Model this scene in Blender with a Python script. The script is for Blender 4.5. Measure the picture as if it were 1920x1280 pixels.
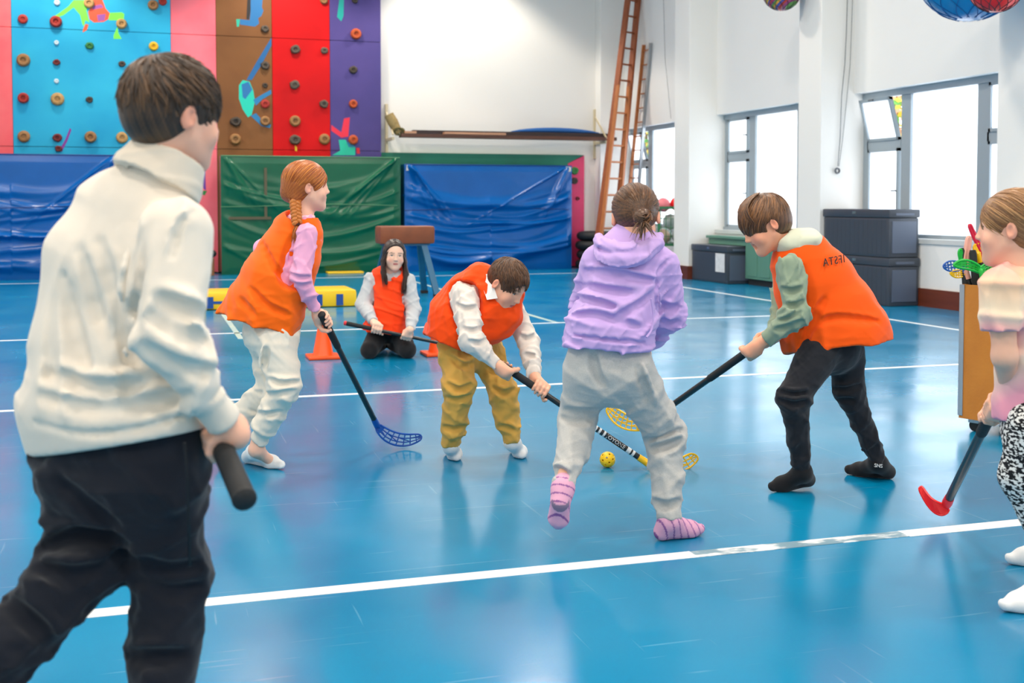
import bpy, bmesh, math, random
import numpy as np
from mathutils import Vector, Matrix

for o in list(bpy.data.objects):
    bpy.data.objects.remove(o)
S = bpy.context.scene
COL = S.collection

# ------------------------------------------------------------------ camera
FPX = 2200.0                       # focal length in pixels of the 1920x1280 frame
YAW, PITCH = math.radians(17.4), math.radians(2.52)
EYE = np.array([0.0, 0.0, 1.2])
cam_data = bpy.data.cameras.new('camera')
cam = bpy.data.objects.new('camera', cam_data)
COL.objects.link(cam)
cam.location = EYE
cam.rotation_euler = (math.pi/2 - PITCH, 0, -YAW)
cam_data.sensor_width = 36.0
cam_data.lens = FPX/1920*36
cam_data.shift_y = -(640-478)/1920
cam_data.clip_end = 200
cam_data.dof.use_dof = True
cam_data.dof.focus_distance = 5.0
cam_data.dof.aperture_fstop = 4.2
S.camera = cam

# ------------------------------------------------------------------ world, exposure
S.view_settings.view_transform = 'Standard'
S.view_settings.look = 'None'
S.view_settings.gamma = 1.0
S.view_settings.use_curve_mapping = False
S.view_settings.exposure = 0.22
wd = bpy.data.worlds.new('overcast_sky')
S.world = wd
wd.use_nodes = True
bg = wd.node_tree.nodes['Background']
bg.inputs['Color'].default_value = (0.91, 0.95, 1.0, 1)
bg.inputs['Strength'].default_value = 3.5

ROOM_X0, ROOM_X1, ROOM_Y0, ROOM_Y1, ROOM_H = -5.0, 8.68, -4.5, 20.9, 6.6

def area_light(name, loc, size, power, color):
    l = bpy.data.lights.new(name, 'AREA')
    l.shape = 'DISK'; l.size = size; l.energy = power; l.color = color
    o = bpy.data.objects.new(name, l); COL.objects.link(o); o.location = loc
    return o
LAMP_SPOTS = [(x, y) for y in (-2.0, 2.2, 6.4, 10.6, 14.8) for x in (-2.8, 1.2, 5.0)]
for (x, y) in LAMP_SPOTS:
    area_light('hall_lamp_light', (x, y, ROOM_H-0.36), 0.6, 104, (1.0, 0.87, 0.72))
for (x, y, e) in ((5.5, 19.75, 350), (2.3, 19.3, 330), (-1.4, 19.3, 360)):      # wall washers above the far wall
    sp = bpy.data.lights.new('wall_spot_light', 'SPOT')
    sp.energy = e; sp.color = (1.0, 0.9, 0.76); sp.spot_size = math.radians(112); sp.spot_blend = 0.22; sp.shadow_soft_size = 0.25
    spo = bpy.data.objects.new('wall_spot_light', sp); COL.objects.link(spo); spo.location = (x, y, 6.1)

# ------------------------------------------------------------------ photo pixels to points
_f = np.array([math.sin(YAW)*math.cos(PITCH), math.cos(YAW)*math.cos(PITCH), -math.sin(PITCH)])
_r = np.array([math.cos(YAW), -math.sin(YAW), 0.0])
_u = np.cross(_r, _f)
RIGHT, AWAY, UP = _r, np.array([math.sin(YAW), math.cos(YAW), 0.0]), np.array([0, 0, 1.0])
def ray(x, y): return _f + _r*(x-960)/FPX - _u*(y-478)/FPX
def G(x, y, z=0.0):
    d = ray(x, y); return EYE + d*((z-EYE[2])/d[2])
def PY(x, y, Y):
    d = ray(x, y); return EYE + d*(Y/d[1])
def PX(x, y, X):
    d = ray(x, y); return EYE + d*(X/d[0])
def PD(x, y, D): return EYE + ray(x, y)*D
def depth(P): return float((np.asarray(P)-EYE) @ _f)
def nrm(v):
    v = np.asarray(v, float); return v/np.linalg.norm(v)

# ------------------------------------------------------------------ materials
def lin(c):
    out = []
    for v in c[:3]:
        v = v/255.0
        out.append(v/12.92 if v <= 0.04045 else ((v+0.055)/1.055)**2.4)
    return tuple(out)+(1.0,)
MATS = {}
def mat(name, rgb, rough=0.6, metal=0.0, spec=0.5, noise=None, bump=None, rgb2=None, vcol=False, stretch=(1, 1, 1), coat=0.0, sheen=0.0, sss=0.0, coords='Object', thr=None):
    """noise=(scale, amount) varies the colour towards rgb2; bump=(scale, strength, distance)."""
    if name in MATS: return MATS[name]
    m = bpy.data.materials.new(name); m.use_nodes = True
    nt = m.node_tree; N = nt.nodes; L = nt.links
    b = N['Principled BSDF']
    b.inputs['Base Color'].default_value = lin(rgb)
    b.inputs['Roughness'].default_value = rough
    b.inputs['Metallic'].default_value = metal
    b.inputs['Specular IOR Level'].default_value = spec
    if coat: b.inputs['Coat Weight'].default_value = coat; b.inputs['Coat Roughness'].default_value = 0.12
    if sheen: b.inputs['Sheen Weight'].default_value = sheen
    if sss:
        b.inputs['Subsurface Weight'].default_value = sss
        b.inputs['Subsurface Radius'].default_value = (0.02, 0.008, 0.004)
        b.inputs['Subsurface Scale'].default_value = 0.4
    tc = N.new('ShaderNodeTexCoord'); mp = N.new('ShaderNodeMapping')
    mp.inputs['Scale'].default_value = stretch
    L.new(tc.outputs[coords], mp.inputs['Vector'])
    col = None
    if vcol:
        a = N.new('ShaderNodeVertexColor'); a.layer_name = 'Col'; col = a.outputs['Color']
        L.new(col, b.inputs['Base Color'])
    if noise:
        t = N.new('ShaderNodeTexNoise'); t.inputs['Scale'].default_value = noise[0]; t.inputs['Detail'].default_value = 5
        L.new(mp.outputs['Vector'], t.inputs['Vector'])
        r = N.new('ShaderNodeValToRGB')
        lo, hi = thr if thr else (0.3, 0.7)
        r.color_ramp.elements[0].position = lo; r.color_ramp.elements[1].position = hi
        r.color_ramp.elements[0].color = (0, 0, 0, 1); r.color_ramp.elements[1].color = (noise[1],)*3+(1,)
        L.new(t.outputs['Fac'], r.inputs['Fac'])
        mx = N.new('ShaderNodeMixRGB'); L.new(r.outputs['Color'], mx.inputs['Fac'])
        if col is not None: L.new(col, mx.inputs['Color1'])
        else: mx.inputs['Color1'].default_value = lin(rgb)
        mx.inputs['Color2'].default_value = lin(rgb2 if rgb2 else [v*0.7 for v in rgb])
        L.new(mx.outputs['Color'], b.inputs['Base Color'])
    if bump:
        t = N.new('ShaderNodeTexNoise'); t.inputs['Scale'].default_value = bump[0]; t.inputs['Detail'].default_value = 4
        L.new(mp.outputs['Vector'], t.inputs['Vector'])
        bp = N.new('ShaderNodeBump'); bp.inputs['Strength'].default_value = bump[1]
        bp.inputs['Distance'].default_value = bump[2] if len(bump) > 2 else 0.01
        L.new(t.outputs['Fac'], bp.inputs['Height']); L.new(bp.outputs['Normal'], b.inputs['Normal'])
    MATS[name] = m
    return m

# ------------------------------------------------------------------ objects
def wloc(o):
    v = Vector((0, 0, 0))
    while o is not None: v = v+o.location; o = o.parent
    return np.array(v)
def tag(o, label=None, cat=None, group=None, kind=None):
    if label: o['label'] = label
    if cat: o['category'] = cat
    if group: o['group'] = group
    if kind: o['kind'] = kind
    return o
def empty(name, loc, label=None, cat=None, group=None, kind=None):
    o = bpy.data.objects.new(name, None); COL.objects.link(o); o.location = [float(v) for v in loc]
    o.empty_display_size = 0.1
    return tag(o, label, cat, group, kind)
def mesh_obj(name, V, F, material, parent=None, smooth=False, origin=None, colors=None, midx=None):
    """V in world coordinates; the object's origin sits at the parent's base (or at origin)."""
    V = np.asarray(V, np.float64).reshape(-1, 3)
    base = wloc(parent) if parent is not None else (np.asarray(origin, float) if origin is not None else V.min(0)*0.5+V.max(0)*0.5)
    me = bpy.data.meshes.new(name)
    if isinstance(F, np.ndarray) and F.ndim == 2:
        n = F.shape[1]
        me.vertices.add(len(V)); me.vertices.foreach_set('co', (V-base).astype(np.float32).ravel())
        me.loops.add(F.size); me.loops.foreach_set('vertex_index', F.astype(np.int32).ravel())
        me.polygons.add(len(F))
        me.polygons.foreach_set('loop_start', np.arange(0, F.size, n, dtype=np.int32))
        me.update(calc_edges=True)
    else:
        me.from_pydata([tuple(v) for v in (V-base)], [], [tuple(int(i) for i in f) for f in F])
    mats = material if isinstance(material, (list, tuple)) else [material]
    for m in mats: me.materials.append(m)
    if midx is not None: me.polygons.foreach_set('material_index', np.asarray(midx, np.int32))
    if smooth: me.polygons.foreach_set('use_smooth', np.ones(len(me.polygons), bool))
    if colors is not None:
        ca = me.color_attributes.new('Col', 'FLOAT_COLOR', 'POINT')
        ca.data.foreach_set('color', np.asarray(colors, np.float32).ravel())
    me.validate(); me.update()
    o = bpy.data.objects.new(name, me); COL.objects.link(o)
    if parent is not None: o.parent = parent
    else: o.location = base
    return o

class MB:
    """collects shapes into one mesh"""
    def __init__(s): s.V = []; s.F = []
    def add(s, V, F):
        n = len(s.V); s.V += [tuple(float(c) for c in v) for v in V]; s.F += [tuple(i+n for i in f) for f in F]; return s
    def box(s, lo, hi, bev=0.0):
        x0, y0, z0 = lo; x1, y1, z1 = hi
        if bev <= 0:
            V = [(x, y, z) for x in (x0, x1) for y in (y0, y1) for z in (z0, z1)]
            return s.add(V, [(0, 1, 3, 2), (4, 6, 7, 5), (0, 4, 5, 1), (2, 3, 7, 6), (0, 2, 6, 4), (1, 5, 7, 3)])
        bm = bmesh.new(); bmesh.ops.create_cube(bm, size=1)
        for v in bm.verts: v.co = ((x0+x1)/2+v.co.x*(x1-x0), (y0+y1)/2+v.co.y*(y1-y0), (z0+z1)/2+v.co.z*(z1-z0))
        bmesh.ops.bevel(bm, geom=bm.edges[:], offset=bev, segments=2, affect='EDGES', profile=0.6)
        bm.verts.index_update()
        V = [tuple(v.co) for v in bm.verts]; F = [tuple(v.index for v in f.verts) for f in bm.faces]; bm.free()
        return s.add(V, F)
    def obox(s, c, ax, ay, az):
        """box from centre and three half-axis vectors"""
        c, ax, ay, az = map(np.asarray, (c, ax, ay, az))
        V = [c+i*ax+j*ay+k*az for i in (-1, 1) for j in (-1, 1) for k in (-1, 1)]
        return s.add(V, [(0, 1, 3, 2), (4, 6, 7, 5), (0, 4, 5, 1), (2, 3, 7, 6), (0, 2, 6, 4), (1, 5, 7, 3)])
    def beam(s, a, b, w, h, up=(0, 0, 1)):
        a, b = np.asarray(a, float), np.asarray(b, float); d = nrm(b-a)
        x = np.cross(d, up)
        if np.linalg.norm(x) < 1e-6: x = np.cross(d, (1, 0, 0))
        x = nrm(x); y = np.cross(x, d)
        return s.obox((a+b)/2, (b-a)/2, x*w/2, y*h/2)
    def tube(s, pts, rad, n=10, caps=True, squash=None):
        pts = [np.asarray(p, float) for p in pts]
        if not hasattr(rad, '__len__'): rad = [rad]*len(pts)
        prev = None; rings = []; V = []; F = []
        for i, p in enumerate(pts):
            t = nrm(pts[min(i+1, len(pts)-1)]-pts[max(i-1, 0)])
            if prev is None:
                x = np.cross(t, (0, 0, 1))
                if np.linalg.norm(x) < 1e-3: x = np.cross(t, (1, 0, 0))
            else: x = prev-t*(prev@t)
            x = nrm(x); prev = x; y = np.cross(t, x)
            q = 1.0 if squash is None else squash
            for k in range(n):
                a = 2*math.pi*k/n
                V.append(p+rad[i]*(math.cos(a)*x+q*math.sin(a)*y))
        for i in range(len(pts)-1):
            for k in range(n):
                a, b = i*n+k, i*n+(k+1) % n
                F.append((a, b, b+n, a+n))
        if caps:
            F.append(tuple(range(n-1, -1, -1))); F.append(tuple((len(pts)-1)*n+k for k in range(n)))
        return s.add(V, F)
    def lathe(s, prof, c=(0, 0, 0), n=24, axis=(0, 0, 1)):
        """prof = [(r, z)...] turned about axis through c"""
        z = nrm(axis); x = np.cross(z, (0, 0, 1))
        if np.linalg.norm(x) < 1e-3: x = np.array([1.0, 0, 0])
        x = nrm(x); y = np.cross(z, x); c = np.asarray(c, float); V = []; F = []
        for (r, h) in prof:
            for k in range(n):
                a = 2*math.pi*k/n; V.append(c+z*h+r*(math.cos(a)*x+math.sin(a)*y))
        for i in range(len(prof)-1):
            for k in range(n):
                a, b = i*n+k, i*n+(k+1) % n
                F.append((a, b, b+n, a+n))
        if prof[0][0] > 1e-5: F.append(tuple(range(n-1, -1, -1)))
        if prof[-1][0] > 1e-5: F.append(tuple((len(prof)-1)*n+k for k in range(n)))
        return s.add(V, F)
    def torus(s, c, R, r, axis=(0, 0, 1), n=28, m=10, q=1.0):
        z = nrm(axis); x = np.cross(z, (0, 0, 1))
        if np.linalg.norm(x) < 1e-3: x = np.array([1.0, 0, 0])
        x = nrm(x); y = np.cross(z, x); c = np.asarray(c, float); V = []; F = []
        for i in range(n):
            a = 2*math.pi*i/n; e = math.cos(a)*x+math.sin(a)*y
            for j in range(m):
                b = 2*math.pi*j/m; V.append(c+e*(R+r*math.cos(b))+z*r*q*math.sin(b))
        for i in range(n):
            for j in range(m):
                F.append((i*m+j, ((i+1) % n)*m+j, ((i+1) % n)*m+(j+1) % m, i*m+(j+1) % m))
        return s.add(V, F)
    def ball(s, c, r, n=16, m=10, ax=None):
        c = np.asarray(c, float); r = np.asarray([r]*3 if not hasattr(r, '__len__') else r, float)
        A = np.eye(3) if ax is None else np.asarray(ax)
        V = [c+A.T@(r*np.array([0, 0, -1.0]))]; F = []
        for i in range(1, m):
            t = math.pi*i/m
            for k in range(n):
                a = 2*math.pi*k/n
                V.append(c+A.T@(r*np.array([math.sin(t)*math.cos(a), math.sin(t)*math.sin(a), -math.cos(t)])))
        V.append(c+A.T@(r*np.array([0, 0, 1.0]))); e = len(V)-1
        for k in range(n):
            F.append((0, 1+(k+1) % n, 1+k)); F.append((e, 1+(m-2)*n+k, 1+(m-2)*n+(k+1) % n))
        for i in range(m-2):
            for k in range(n):
                a, b = 1+i*n+k, 1+i*n+(k+1) % n
                F.append((a, b, b+n, a+n))
        return s.add(V, F)
    def prism(s, poly, off):
        """polygon of 3D points pushed along off"""
        n = len(poly); off = np.asarray(off, float); V = [np.asarray(p, float) for p in poly]; V += [v+off for v in V]
        F = [tuple(range(n-1, -1, -1)), tuple(range(n, 2*n))]+[(i, (i+1) % n, (i+1) % n+n, i+n) for i in range(n)]
        return s.add(V, F)
    def build(s, name, material, parent=None, smooth=False, origin=None, fix=True):
        o = mesh_obj(name, s.V, s.F, material, parent, smooth, origin)
        if fix:
            bm = bmesh.new(); bm.from_mesh(o.data); bmesh.ops.recalc_face_normals(bm, faces=bm.faces[:]); bm.to_mesh(o.data); bm.free()
        if smooth:
            o.data.set_sharp_from_angle(angle=math.radians(42))
        return o

def text_mesh(name, body, size, material, parent, origin, xdir, ydir, mirror=False, extrude=0.001, spacing=1.0):
    """lettering as a thin mesh, centred on origin, running along xdir"""
    cu = bpy.data.curves.new(name, 'FONT'); cu.body = body; cu.size = size; cu.align_x = 'CENTER'; cu.align_y = 'CENTER'
    cu.extrude = extrude; cu.space_character = spacing; cu.resolution_u = 3
    t = bpy.data.objects.new(name, cu); COL.objects.link(t)
    dg = bpy.context.evaluated_depsgraph_get(); dg.update()
    me = bpy.data.meshes.new_from_object(t.evaluated_get(dg))
    bpy.data.objects.remove(t)
    co = np.zeros(len(me.vertices)*3); me.vertices.foreach_get('co', co); co = co.reshape(-1, 3)
    if mirror: co[:, 0] *= -1
    x, y = nrm(xdir), np.asarray(ydir, float); y = nrm(y-x*(y@x)); z = np.cross(x, y)
    W = np.asarray(origin)+co[:, :1]*x+co[:, 1:2]*y+co[:, 2:3]*z
    F = [tuple(p.vertices) for p in me.polygons]
    return W, F

# ------------------------------------------------------------------ signed-distance modelling (bodies, clothes, hair)
class Cone:
    """tapered round limb a->b; fold=(amp, turns, seed) adds cloth folds; capb/capa cut flat"""
    def __init__(s, a, b, ra, rb, capa=False, capb=False, fold=None, flat=None):
        s.a, s.b = np.asarray(a, float), np.asarray(b, float); s.ra, s.rb = ra, rb; s.capa, s.capb, s.fold, s.flat = capa, capb, fold, flat
    def bb(s):
        r = max(s.ra, s.rb)*1.15+(s.fold[0] if s.fold else 0)
        return np.minimum(s.a, s.b)-r, np.maximum(s.a, s.b)+r
    def d(s, X, Y, Z):
        ba = s.b-s.a; L2 = max(ba@ba, 1e-9)
        px, py, pz = X-s.a[0], Y-s.a[1], Z-s.a[2]
        tt = (px*ba[0]+py*ba[1]+pz*ba[2])/L2; t = np.clip(tt, 0, 1)
        qx, qy, qz = px-t*ba[0], py-t*ba[1], pz-t*ba[2]
        if s.flat is not None:
            n, k = s.flat; dn = (qx*n[0]+qy*n[1]+qz*n[2])*(k-1)
            qx, qy, qz = qx+n[0]*dn, qy+n[1]*dn, qz+n[2]*dn
        r = s.ra+(s.rb-s.ra)*t
        if s.fold:
            amp, turns, seed = s.fold[:3]; rs = np.random.RandomState(seed); w = rs.normal(size=3)*9
            z = ba/math.sqrt(L2); e1 = np.cross(z, (0.3, 0.5, 0.8)); e1 = e1/np.linalg.norm(e1); e2 = np.cross(z, e1)
            qn = np.sqrt(qx*qx+qy*qy+qz*qz)+1e-5; cu = (qx*e1[0]+qy*e1[1]+qz*e1[2])/qn; cv = (qx*e2[0]+qy*e2[1]+qz*e2[2])/qn
            env = s.fold[3](t) if len(s.fold) > 3 else 0.22+0.78*(2*t-1)**2
            g = 0
            for q_ in range(3):
                al = rs.rand()*6.283; be = rs.rand()*6.283; am = rs.uniform(1.2, 2.6); sd = rs.uniform(0.35, 0.5)
                ph = 3.1416*turns*rs.uniform(0.6, 1.2)*t+am*(cu*math.cos(al)+cv*math.sin(al))+0.9*np.sin(w[0]*px+w[1]*py+w[2]*pz+q_)+rs.rand()*6
                g = g+(np.exp(-(np.sin(ph)/0.42)**2)-0.36)*(0.5+sd*(cu*math.cos(be)+cv*math.sin(be)))
            r = r+amp*0.75*env*g
        d = np.sqrt(qx*qx+qy*qy+qz*qz)-r
        L = math.sqrt(L2)
        if s.capb: d = np.maximum(d, (tt-1)*L)
        if s.capa: d = np.maximum(d, -tt*L)
        return d
class ECap:
    """elliptical section swept a->b: half-widths (w along x, t across), section axis x"""
    def __init__(s, a, b, wa, ta, wb, tb, xa, xb):
        s.a, s.b = np.asarray(a, float), np.asarray(b, float); s.wa, s.ta, s.wb, s.tb = wa, ta, wb, tb
        s.xa, s.xb = np.asarray(xa, float), np.asarray(xb, float)
    def bb(s):
        r = max(s.wa, s.wb, s.ta, s.tb)*1.05
        return np.minimum(s.a, s.b)-r, np.maximum(s.a, s.b)+r
    def d(s, X, Y, Z):
        ba = s.b-s.a; L = np.linalg.norm(ba); z = ba/L
        px, py, pz = X-s.a[0], Y-s.a[1], Z-s.a[2]
        t = np.clip((px*z[0]+py*z[1]+pz*z[2])/L, 0, 1)
        qx, qy, qz = px-t*ba[0], py-t*ba[1], pz-t*ba[2]
        xm = nrm(s.xa+s.xb); xm = nrm(xm-z*(xm@z)); ym = np.cross(z, xm)
        a = s.wa+(s.wb-s.wa)*t; b = s.ta+(s.tb-s.ta)*t
        u = qx*xm[0]+qy*xm[1]+qz*xm[2]; v = qx*ym[0]+qy*ym[1]+qz*ym[2]; w = qx*z[0]+qy*z[1]+qz*z[2]
        m = np.minimum(a, b)
        k0 = np.sqrt((u/a)**2+(v/b)**2+(w/m)**2); k1 = np.sqrt((u/a**2)**2+(v/b**2)**2+(w/m**2)**2)
        return k0*(k0-1)/np.maximum(k1, 1e-6)
class Ell:
    def __init__(s, c, r, A=None):
        s.c = np.asarray(c, float); s.r = np.asarray([r]*3 if not hasattr(r, '__len__') else r, float); s.A = np.eye(3) if A is None else A
    def bb(s):
        m = s.r.max(); return s.c-m, s.c+m
    def d(s, X, Y, Z):
        px, py, pz = X-s.c[0], Y-s.c[1], Z-s.c[2]
        if np.allclose(s.A, np.eye(3)): q = [px+0*py+0*pz, py+0*px+0*pz, pz+0*px+0*py]
        else: q = [px*s.A[i, 0]+py*s.A[i, 1]+pz*s.A[i, 2] for i in range(3)]
        k0 = np.sqrt(sum((q[i]/s.r[i])**2 for i in range(3))); k1 = np.sqrt(sum((q[i]/s.r[i]**2)**2 for i in range(3)))
        return k0*(k0-1)/np.maximum(k1, 1e-6)
class Fld:
    def __init__(s, lo, hi, h):
        s.h = h; s.lo = np.asarray(lo, float); n = np.ceil((np.asarray(hi)-s.lo)/h).astype(int)+2; s.n = n
        s.F = np.full(n, 0.5, np.float32)
        s.ax = [(s.lo[i]+h*np.arange(n[i])).astype(np.float32) for i in range(3)]
    def win(s, lo, hi):
        i0 = np.clip(np.floor((lo-s.lo)/s.h).astype(int), 0, s.n); i1 = np.clip(np.ceil((hi-s.lo)/s.h).astype(int)+1, 0, s.n)
        sl = tuple(slice(a, b) for a, b in zip(i0, i1))
        if min(i1-i0) <= 0: return None
        return sl, s.ax[0][sl[0]][:, None, None], s.ax[1][sl[1]][None, :, None], s.ax[2][sl[2]][None, None, :]
    def add(s, prim, k=0.0):
        lo, hi = prim.bb(); w = s.win(lo-k-3*s.h, hi+k+3*s.h)
        if w is None: return s
        sl, X, Y, Z = w; d = prim.d(X, Y, Z).astype(np.float32); a = s.F[sl]
        if k > 0:
            q = np.maximum(k-np.abs(a-d), 0)/k; s.F[sl] = np.minimum(a, d)-q*q*k*0.25
        else: s.F[sl] = np.minimum(a, d)
        return s
    def sub(s, prim, k=0.0):
        lo, hi = prim.bb(); w = s.win(lo-k-3*s.h, hi+k+3*s.h)
        if w is None: return s
        sl, X, Y, Z = w; d = -prim.d(X, Y, Z).astype(np.float32); a = s.F[sl]
        if k > 0:
            q = np.maximum(k-np.abs(a-d), 0)/k; s.F[sl] = np.maximum(a, d)+q*q*k*0.25
        else: s.F[sl] = np.maximum(a, d)
        return s
    def plane(s, p, n):
        """removes everything on the side n points to"""
        n = nrm(n)
        d = (s.ax[0]-p[0])[:, None, None]*n[0]+(s.ax[1]-p[1])[None, :, None]*n[1]+(s.ax[2]-p[2])[None, None, :]*n[2]
        s.F = np.maximum(s.F, d.astype(np.float32)); return s
    def wrinkle(s, amp, freq, seed, w=(1, 1, 1), box=None, n=5, sharp=0.33, sparse=True):
        """cloth folds: soft ridges, broken up by a slow mask; w weights how fast they vary along right, away, up"""
        rs = np.random.RandomState(seed); m = np.abs(s.F) < 0.045; I = np.argwhere(m)
        P = s.lo+I*s.h; B = np.stack([RIGHT, AWAY, UP]); L = P@B.T; f = np.zeros(len(P)); w = np.asarray(w, float)
        for _ in range(n):
            k = rs.normal(size=3)*freq*w; k = k*(freq*1.4/max(np.linalg.norm(k), 1e-6)); k2 = rs.normal(size=3)*freq*0.35
            q = np.sin(L@k+1.1*np.sin(L@k2+rs.rand()*6)+rs.rand()*6)
            g = np.exp(-(q/sharp)**2)-0.3
            if sparse: g = g*np.clip(np.sin(L@(rs.normal(size=3)*freq*0.3)+rs.rand()*6)+0.45, 0, 1)
            f += g
        wt = box(P) if box is not None else 1.0
        s.F[m] -= (amp*wt*f*0.8).astype(np.float32); return s
    def mesh(s):
        F = s.F; Sg = F < 0; n = s.n
        c = np.zeros(n-1, np.int8)
        for i in (0, 1):
            for j in (0, 1):
                for k in (0, 1): c += Sg[i:n[0]-1+i, j:n[1]-1+j, k:n[2]-1+k]
        I = np.argwhere((c > 0) & (c < 8)); ids = np.full(n-1, -1, np.int32); ids[tuple(I.T)] = np.arange(len(I))
        acc = np.zeros((len(I), 3)); cnt = np.zeros(len(I))
        cor = {}
        for i in (0, 1):
            for j in (0, 1):
                for k in (0, 1): cor[(i, j, k)] = F[I[:, 0]+i, I[:, 1]+j, I[:, 2]+k].astype(float)
        for a in cor:
            for ax in range(3):
                if a[ax] == 0:
                    b = list(a); b[ax] = 1; b = tuple(b); fa, fb = cor[a], cor[b]; cr = (fa < 0) != (fb < 0)
                    t = np.where(cr, fa/np.where(cr, fa-fb, 1), 0)
                    p = np.tile(np.array(a, float), (len(I), 1)); p[:, ax] = t
                    acc[cr] += p[cr]; cnt[cr] += 1
        V = s.lo+(I+acc/np.maximum(cnt, 1)[:, None])*s.h
        Q = []
        for ax in range(3):
            o1, o2 = (ax+1) % 3, (ax+2) % 3
            sa = [slice(None)]*3; sb = [slice(None)]*3; sa[ax] = slice(0, -1); sb[ax] = slice(1, None)
            A, B = Sg[tuple(sa)], Sg[tuple(sb)]
            E = np.argwhere(A != B); E = E[(E[:, o1] > 0) & (E[:, o2] > 0) & (E[:, o1] < n[o1]-1) & (E[:, o2] < n[o2]-1)]
            ins = A[tuple(E.T)]
            q = []
            for (d1, d2) in ((1, 1), (0, 1), (0, 0), (1, 0)):
                e = E.copy(); e[:, o1] -= d1; e[:, o2] -= d2; q.append(ids[tuple(e.T)])
            q = np.stack(q, 1); q[~ins] = q[~ins][:, ::-1]; Q.append(q)
        Q = np.concatenate(Q); Q = Q[(Q >= 0).all(1)]
        return V, Q

# ================================================================== the hall
def floor_material():
    m = bpy.data.materials.new('blue_sports_floor'); m.use_nodes = True
    nt = m.node_tree; N = nt.nodes; L = nt.links; b = N['Principled BSDF']
    tc = N.new('ShaderNodeTexCoord')
    def noise(scale, detail, st=(1, 1, 1), rot=0.0):
        mp = N.new('ShaderNodeMapping'); mp.inputs['Scale'].default_value = st; mp.inputs['Rotation'].default_value = (0, 0, rot)
        L.new(tc.outputs['Object'], mp.inputs['Vector'])
        t = N.new('ShaderNodeTexNoise'); t.inputs['Scale'].default_value = scale; t.inputs['Detail'].default_value = detail
        L.new(mp.outputs['Vector'], t.inputs['Vector']); return t.outputs['Fac']
    def ramp(src, p0, p1, c0, c1):
        r = N.new('ShaderNodeValToRGB'); r.color_ramp.elements[0].position = p0; r.color_ramp.elements[1].position = p1
        r.color_ramp.elements[0].color = c0; r.color_ramp.elements[1].color = c1; L.new(src, r.inputs['Fac']); return r.outputs['Color']
    base = ramp(noise(0.9, 6), 0.3, 0.72, lin((0, 116, 162)), lin((2, 134, 180)))
    col = base
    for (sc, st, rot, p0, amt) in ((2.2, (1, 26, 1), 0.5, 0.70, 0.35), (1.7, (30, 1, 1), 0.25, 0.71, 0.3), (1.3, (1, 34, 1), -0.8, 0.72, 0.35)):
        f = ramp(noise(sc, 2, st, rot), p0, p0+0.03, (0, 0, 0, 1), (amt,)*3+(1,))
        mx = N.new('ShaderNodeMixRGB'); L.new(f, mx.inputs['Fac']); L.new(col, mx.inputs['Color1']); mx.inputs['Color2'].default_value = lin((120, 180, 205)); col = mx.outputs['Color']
    L.new(col, b.inputs['Base Color'])
    rr = ramp(noise(1.6, 4), 0.3, 0.75, (0.14, 0.14, 0.14, 1), (0.27, 0.27, 0.27, 1))
    L.new(rr, b.inputs['Roughness'])
    b.inputs['Specular IOR Level'].default_value = 0.38
    bp = N.new('ShaderNodeBump'); bp.inputs['Strength'].default_value = 0.05; bp.inputs['Distance'].default_value = 0.02
    L.new(noise(5.0, 3), bp.inputs['Height']); L.new(bp.outputs['Normal'], b.inputs['Normal'])
    return m

def struct(name, mb, m, parent=None, smooth=False, label=None):
    o = mb.build(name, m, parent, smooth)
    if parent is None: tag(o, label, None, None, 'structure')
    return o

WALL = mat('wall_paint', (236, 235, 233), 0.75, noise=(0.7, 0.25), rgb2=(222, 222, 222), bump=(60, 0.08))
WALL_FAR = mat('far_wall_paint', (238, 235, 230), 0.8, noise=(0.5, 0.2), rgb2=(226, 224, 221))
x0, x1, y0, y1, H = ROOM_X0, ROOM_X1, ROOM_Y0, ROOM_Y1, ROOM_H
floor = MB().box((x0, y0, -0.2), (x1+0.3, y1, 0)).build('floor', floor_material())
tag(floor, 'glossy blue sports floor with white court lines', None, None, 'structure')
struct('wall_far', MB().box((x0, y1, 0), (x1+0.3, y1+0.3, H)), WALL_FAR, label='white painted far wall behind the climbing panels')
struct('wall_left', MB().box((x0-0.3, y0, 0), (x0, y1, H)), WALL, label='white painted left hall wall outside the view')
struct('wall_back', MB().box((x0, y0-0.3, 0), (x1+0.3, y0, H)), WALL, label='white painted wall behind the viewer')
struct('ceiling', MB().box((x0, y0, H), (x1+0.3, y1, H+0.3)), mat('ceiling_paint', (225, 226, 228), 0.85), label='pale grey ceiling high above the hall')

PIT, PW = 3.77, 0.54
PIL = [20.62]+[16.85-PIT*i for i in range(6)]          # near faces of the pillars
SILL, HEAD = 0.78, 2.60
wr = MB()
wr.box((x1, y0, 0), (x1+0.3, y1, SILL)); wr.box((x1, y0, HEAD), (x1+0.3, y1, H))
wall_right = struct('wall_right', wr, WALL, label='white right wall with a row of frosted windows')
pm = mat('pillar_paint', (238, 236, 232), 0.7, bump=(40, 0.06))
BASEM = mat('brown_baseboard', (112, 52, 32), 0.4, noise=(6, 0.6), rgb2=(84, 36, 22), stretch=(1, 0.3, 4))
for i, py in enumerate(PIL):
    far = y1 if i == 0 else py+PW
    o = MB().box((8.2, py, 0), (x1+0.3, far, H), 0.012).build('pillar', pm)
    tag(o, ['white pillar in the far corner by the ladders', 'white pillar behind the low grey storage chest', 'white pillar with a hanging cord beside the stacked chests', 'white pillar at the right edge behind the girl in leggings', 'white pillar nearer than the picture edge', 'white pillar close to the viewer on the right', 'white pillar behind the viewer'][i], None, None, 'structure')
bbm = MB()
edges = []
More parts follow.
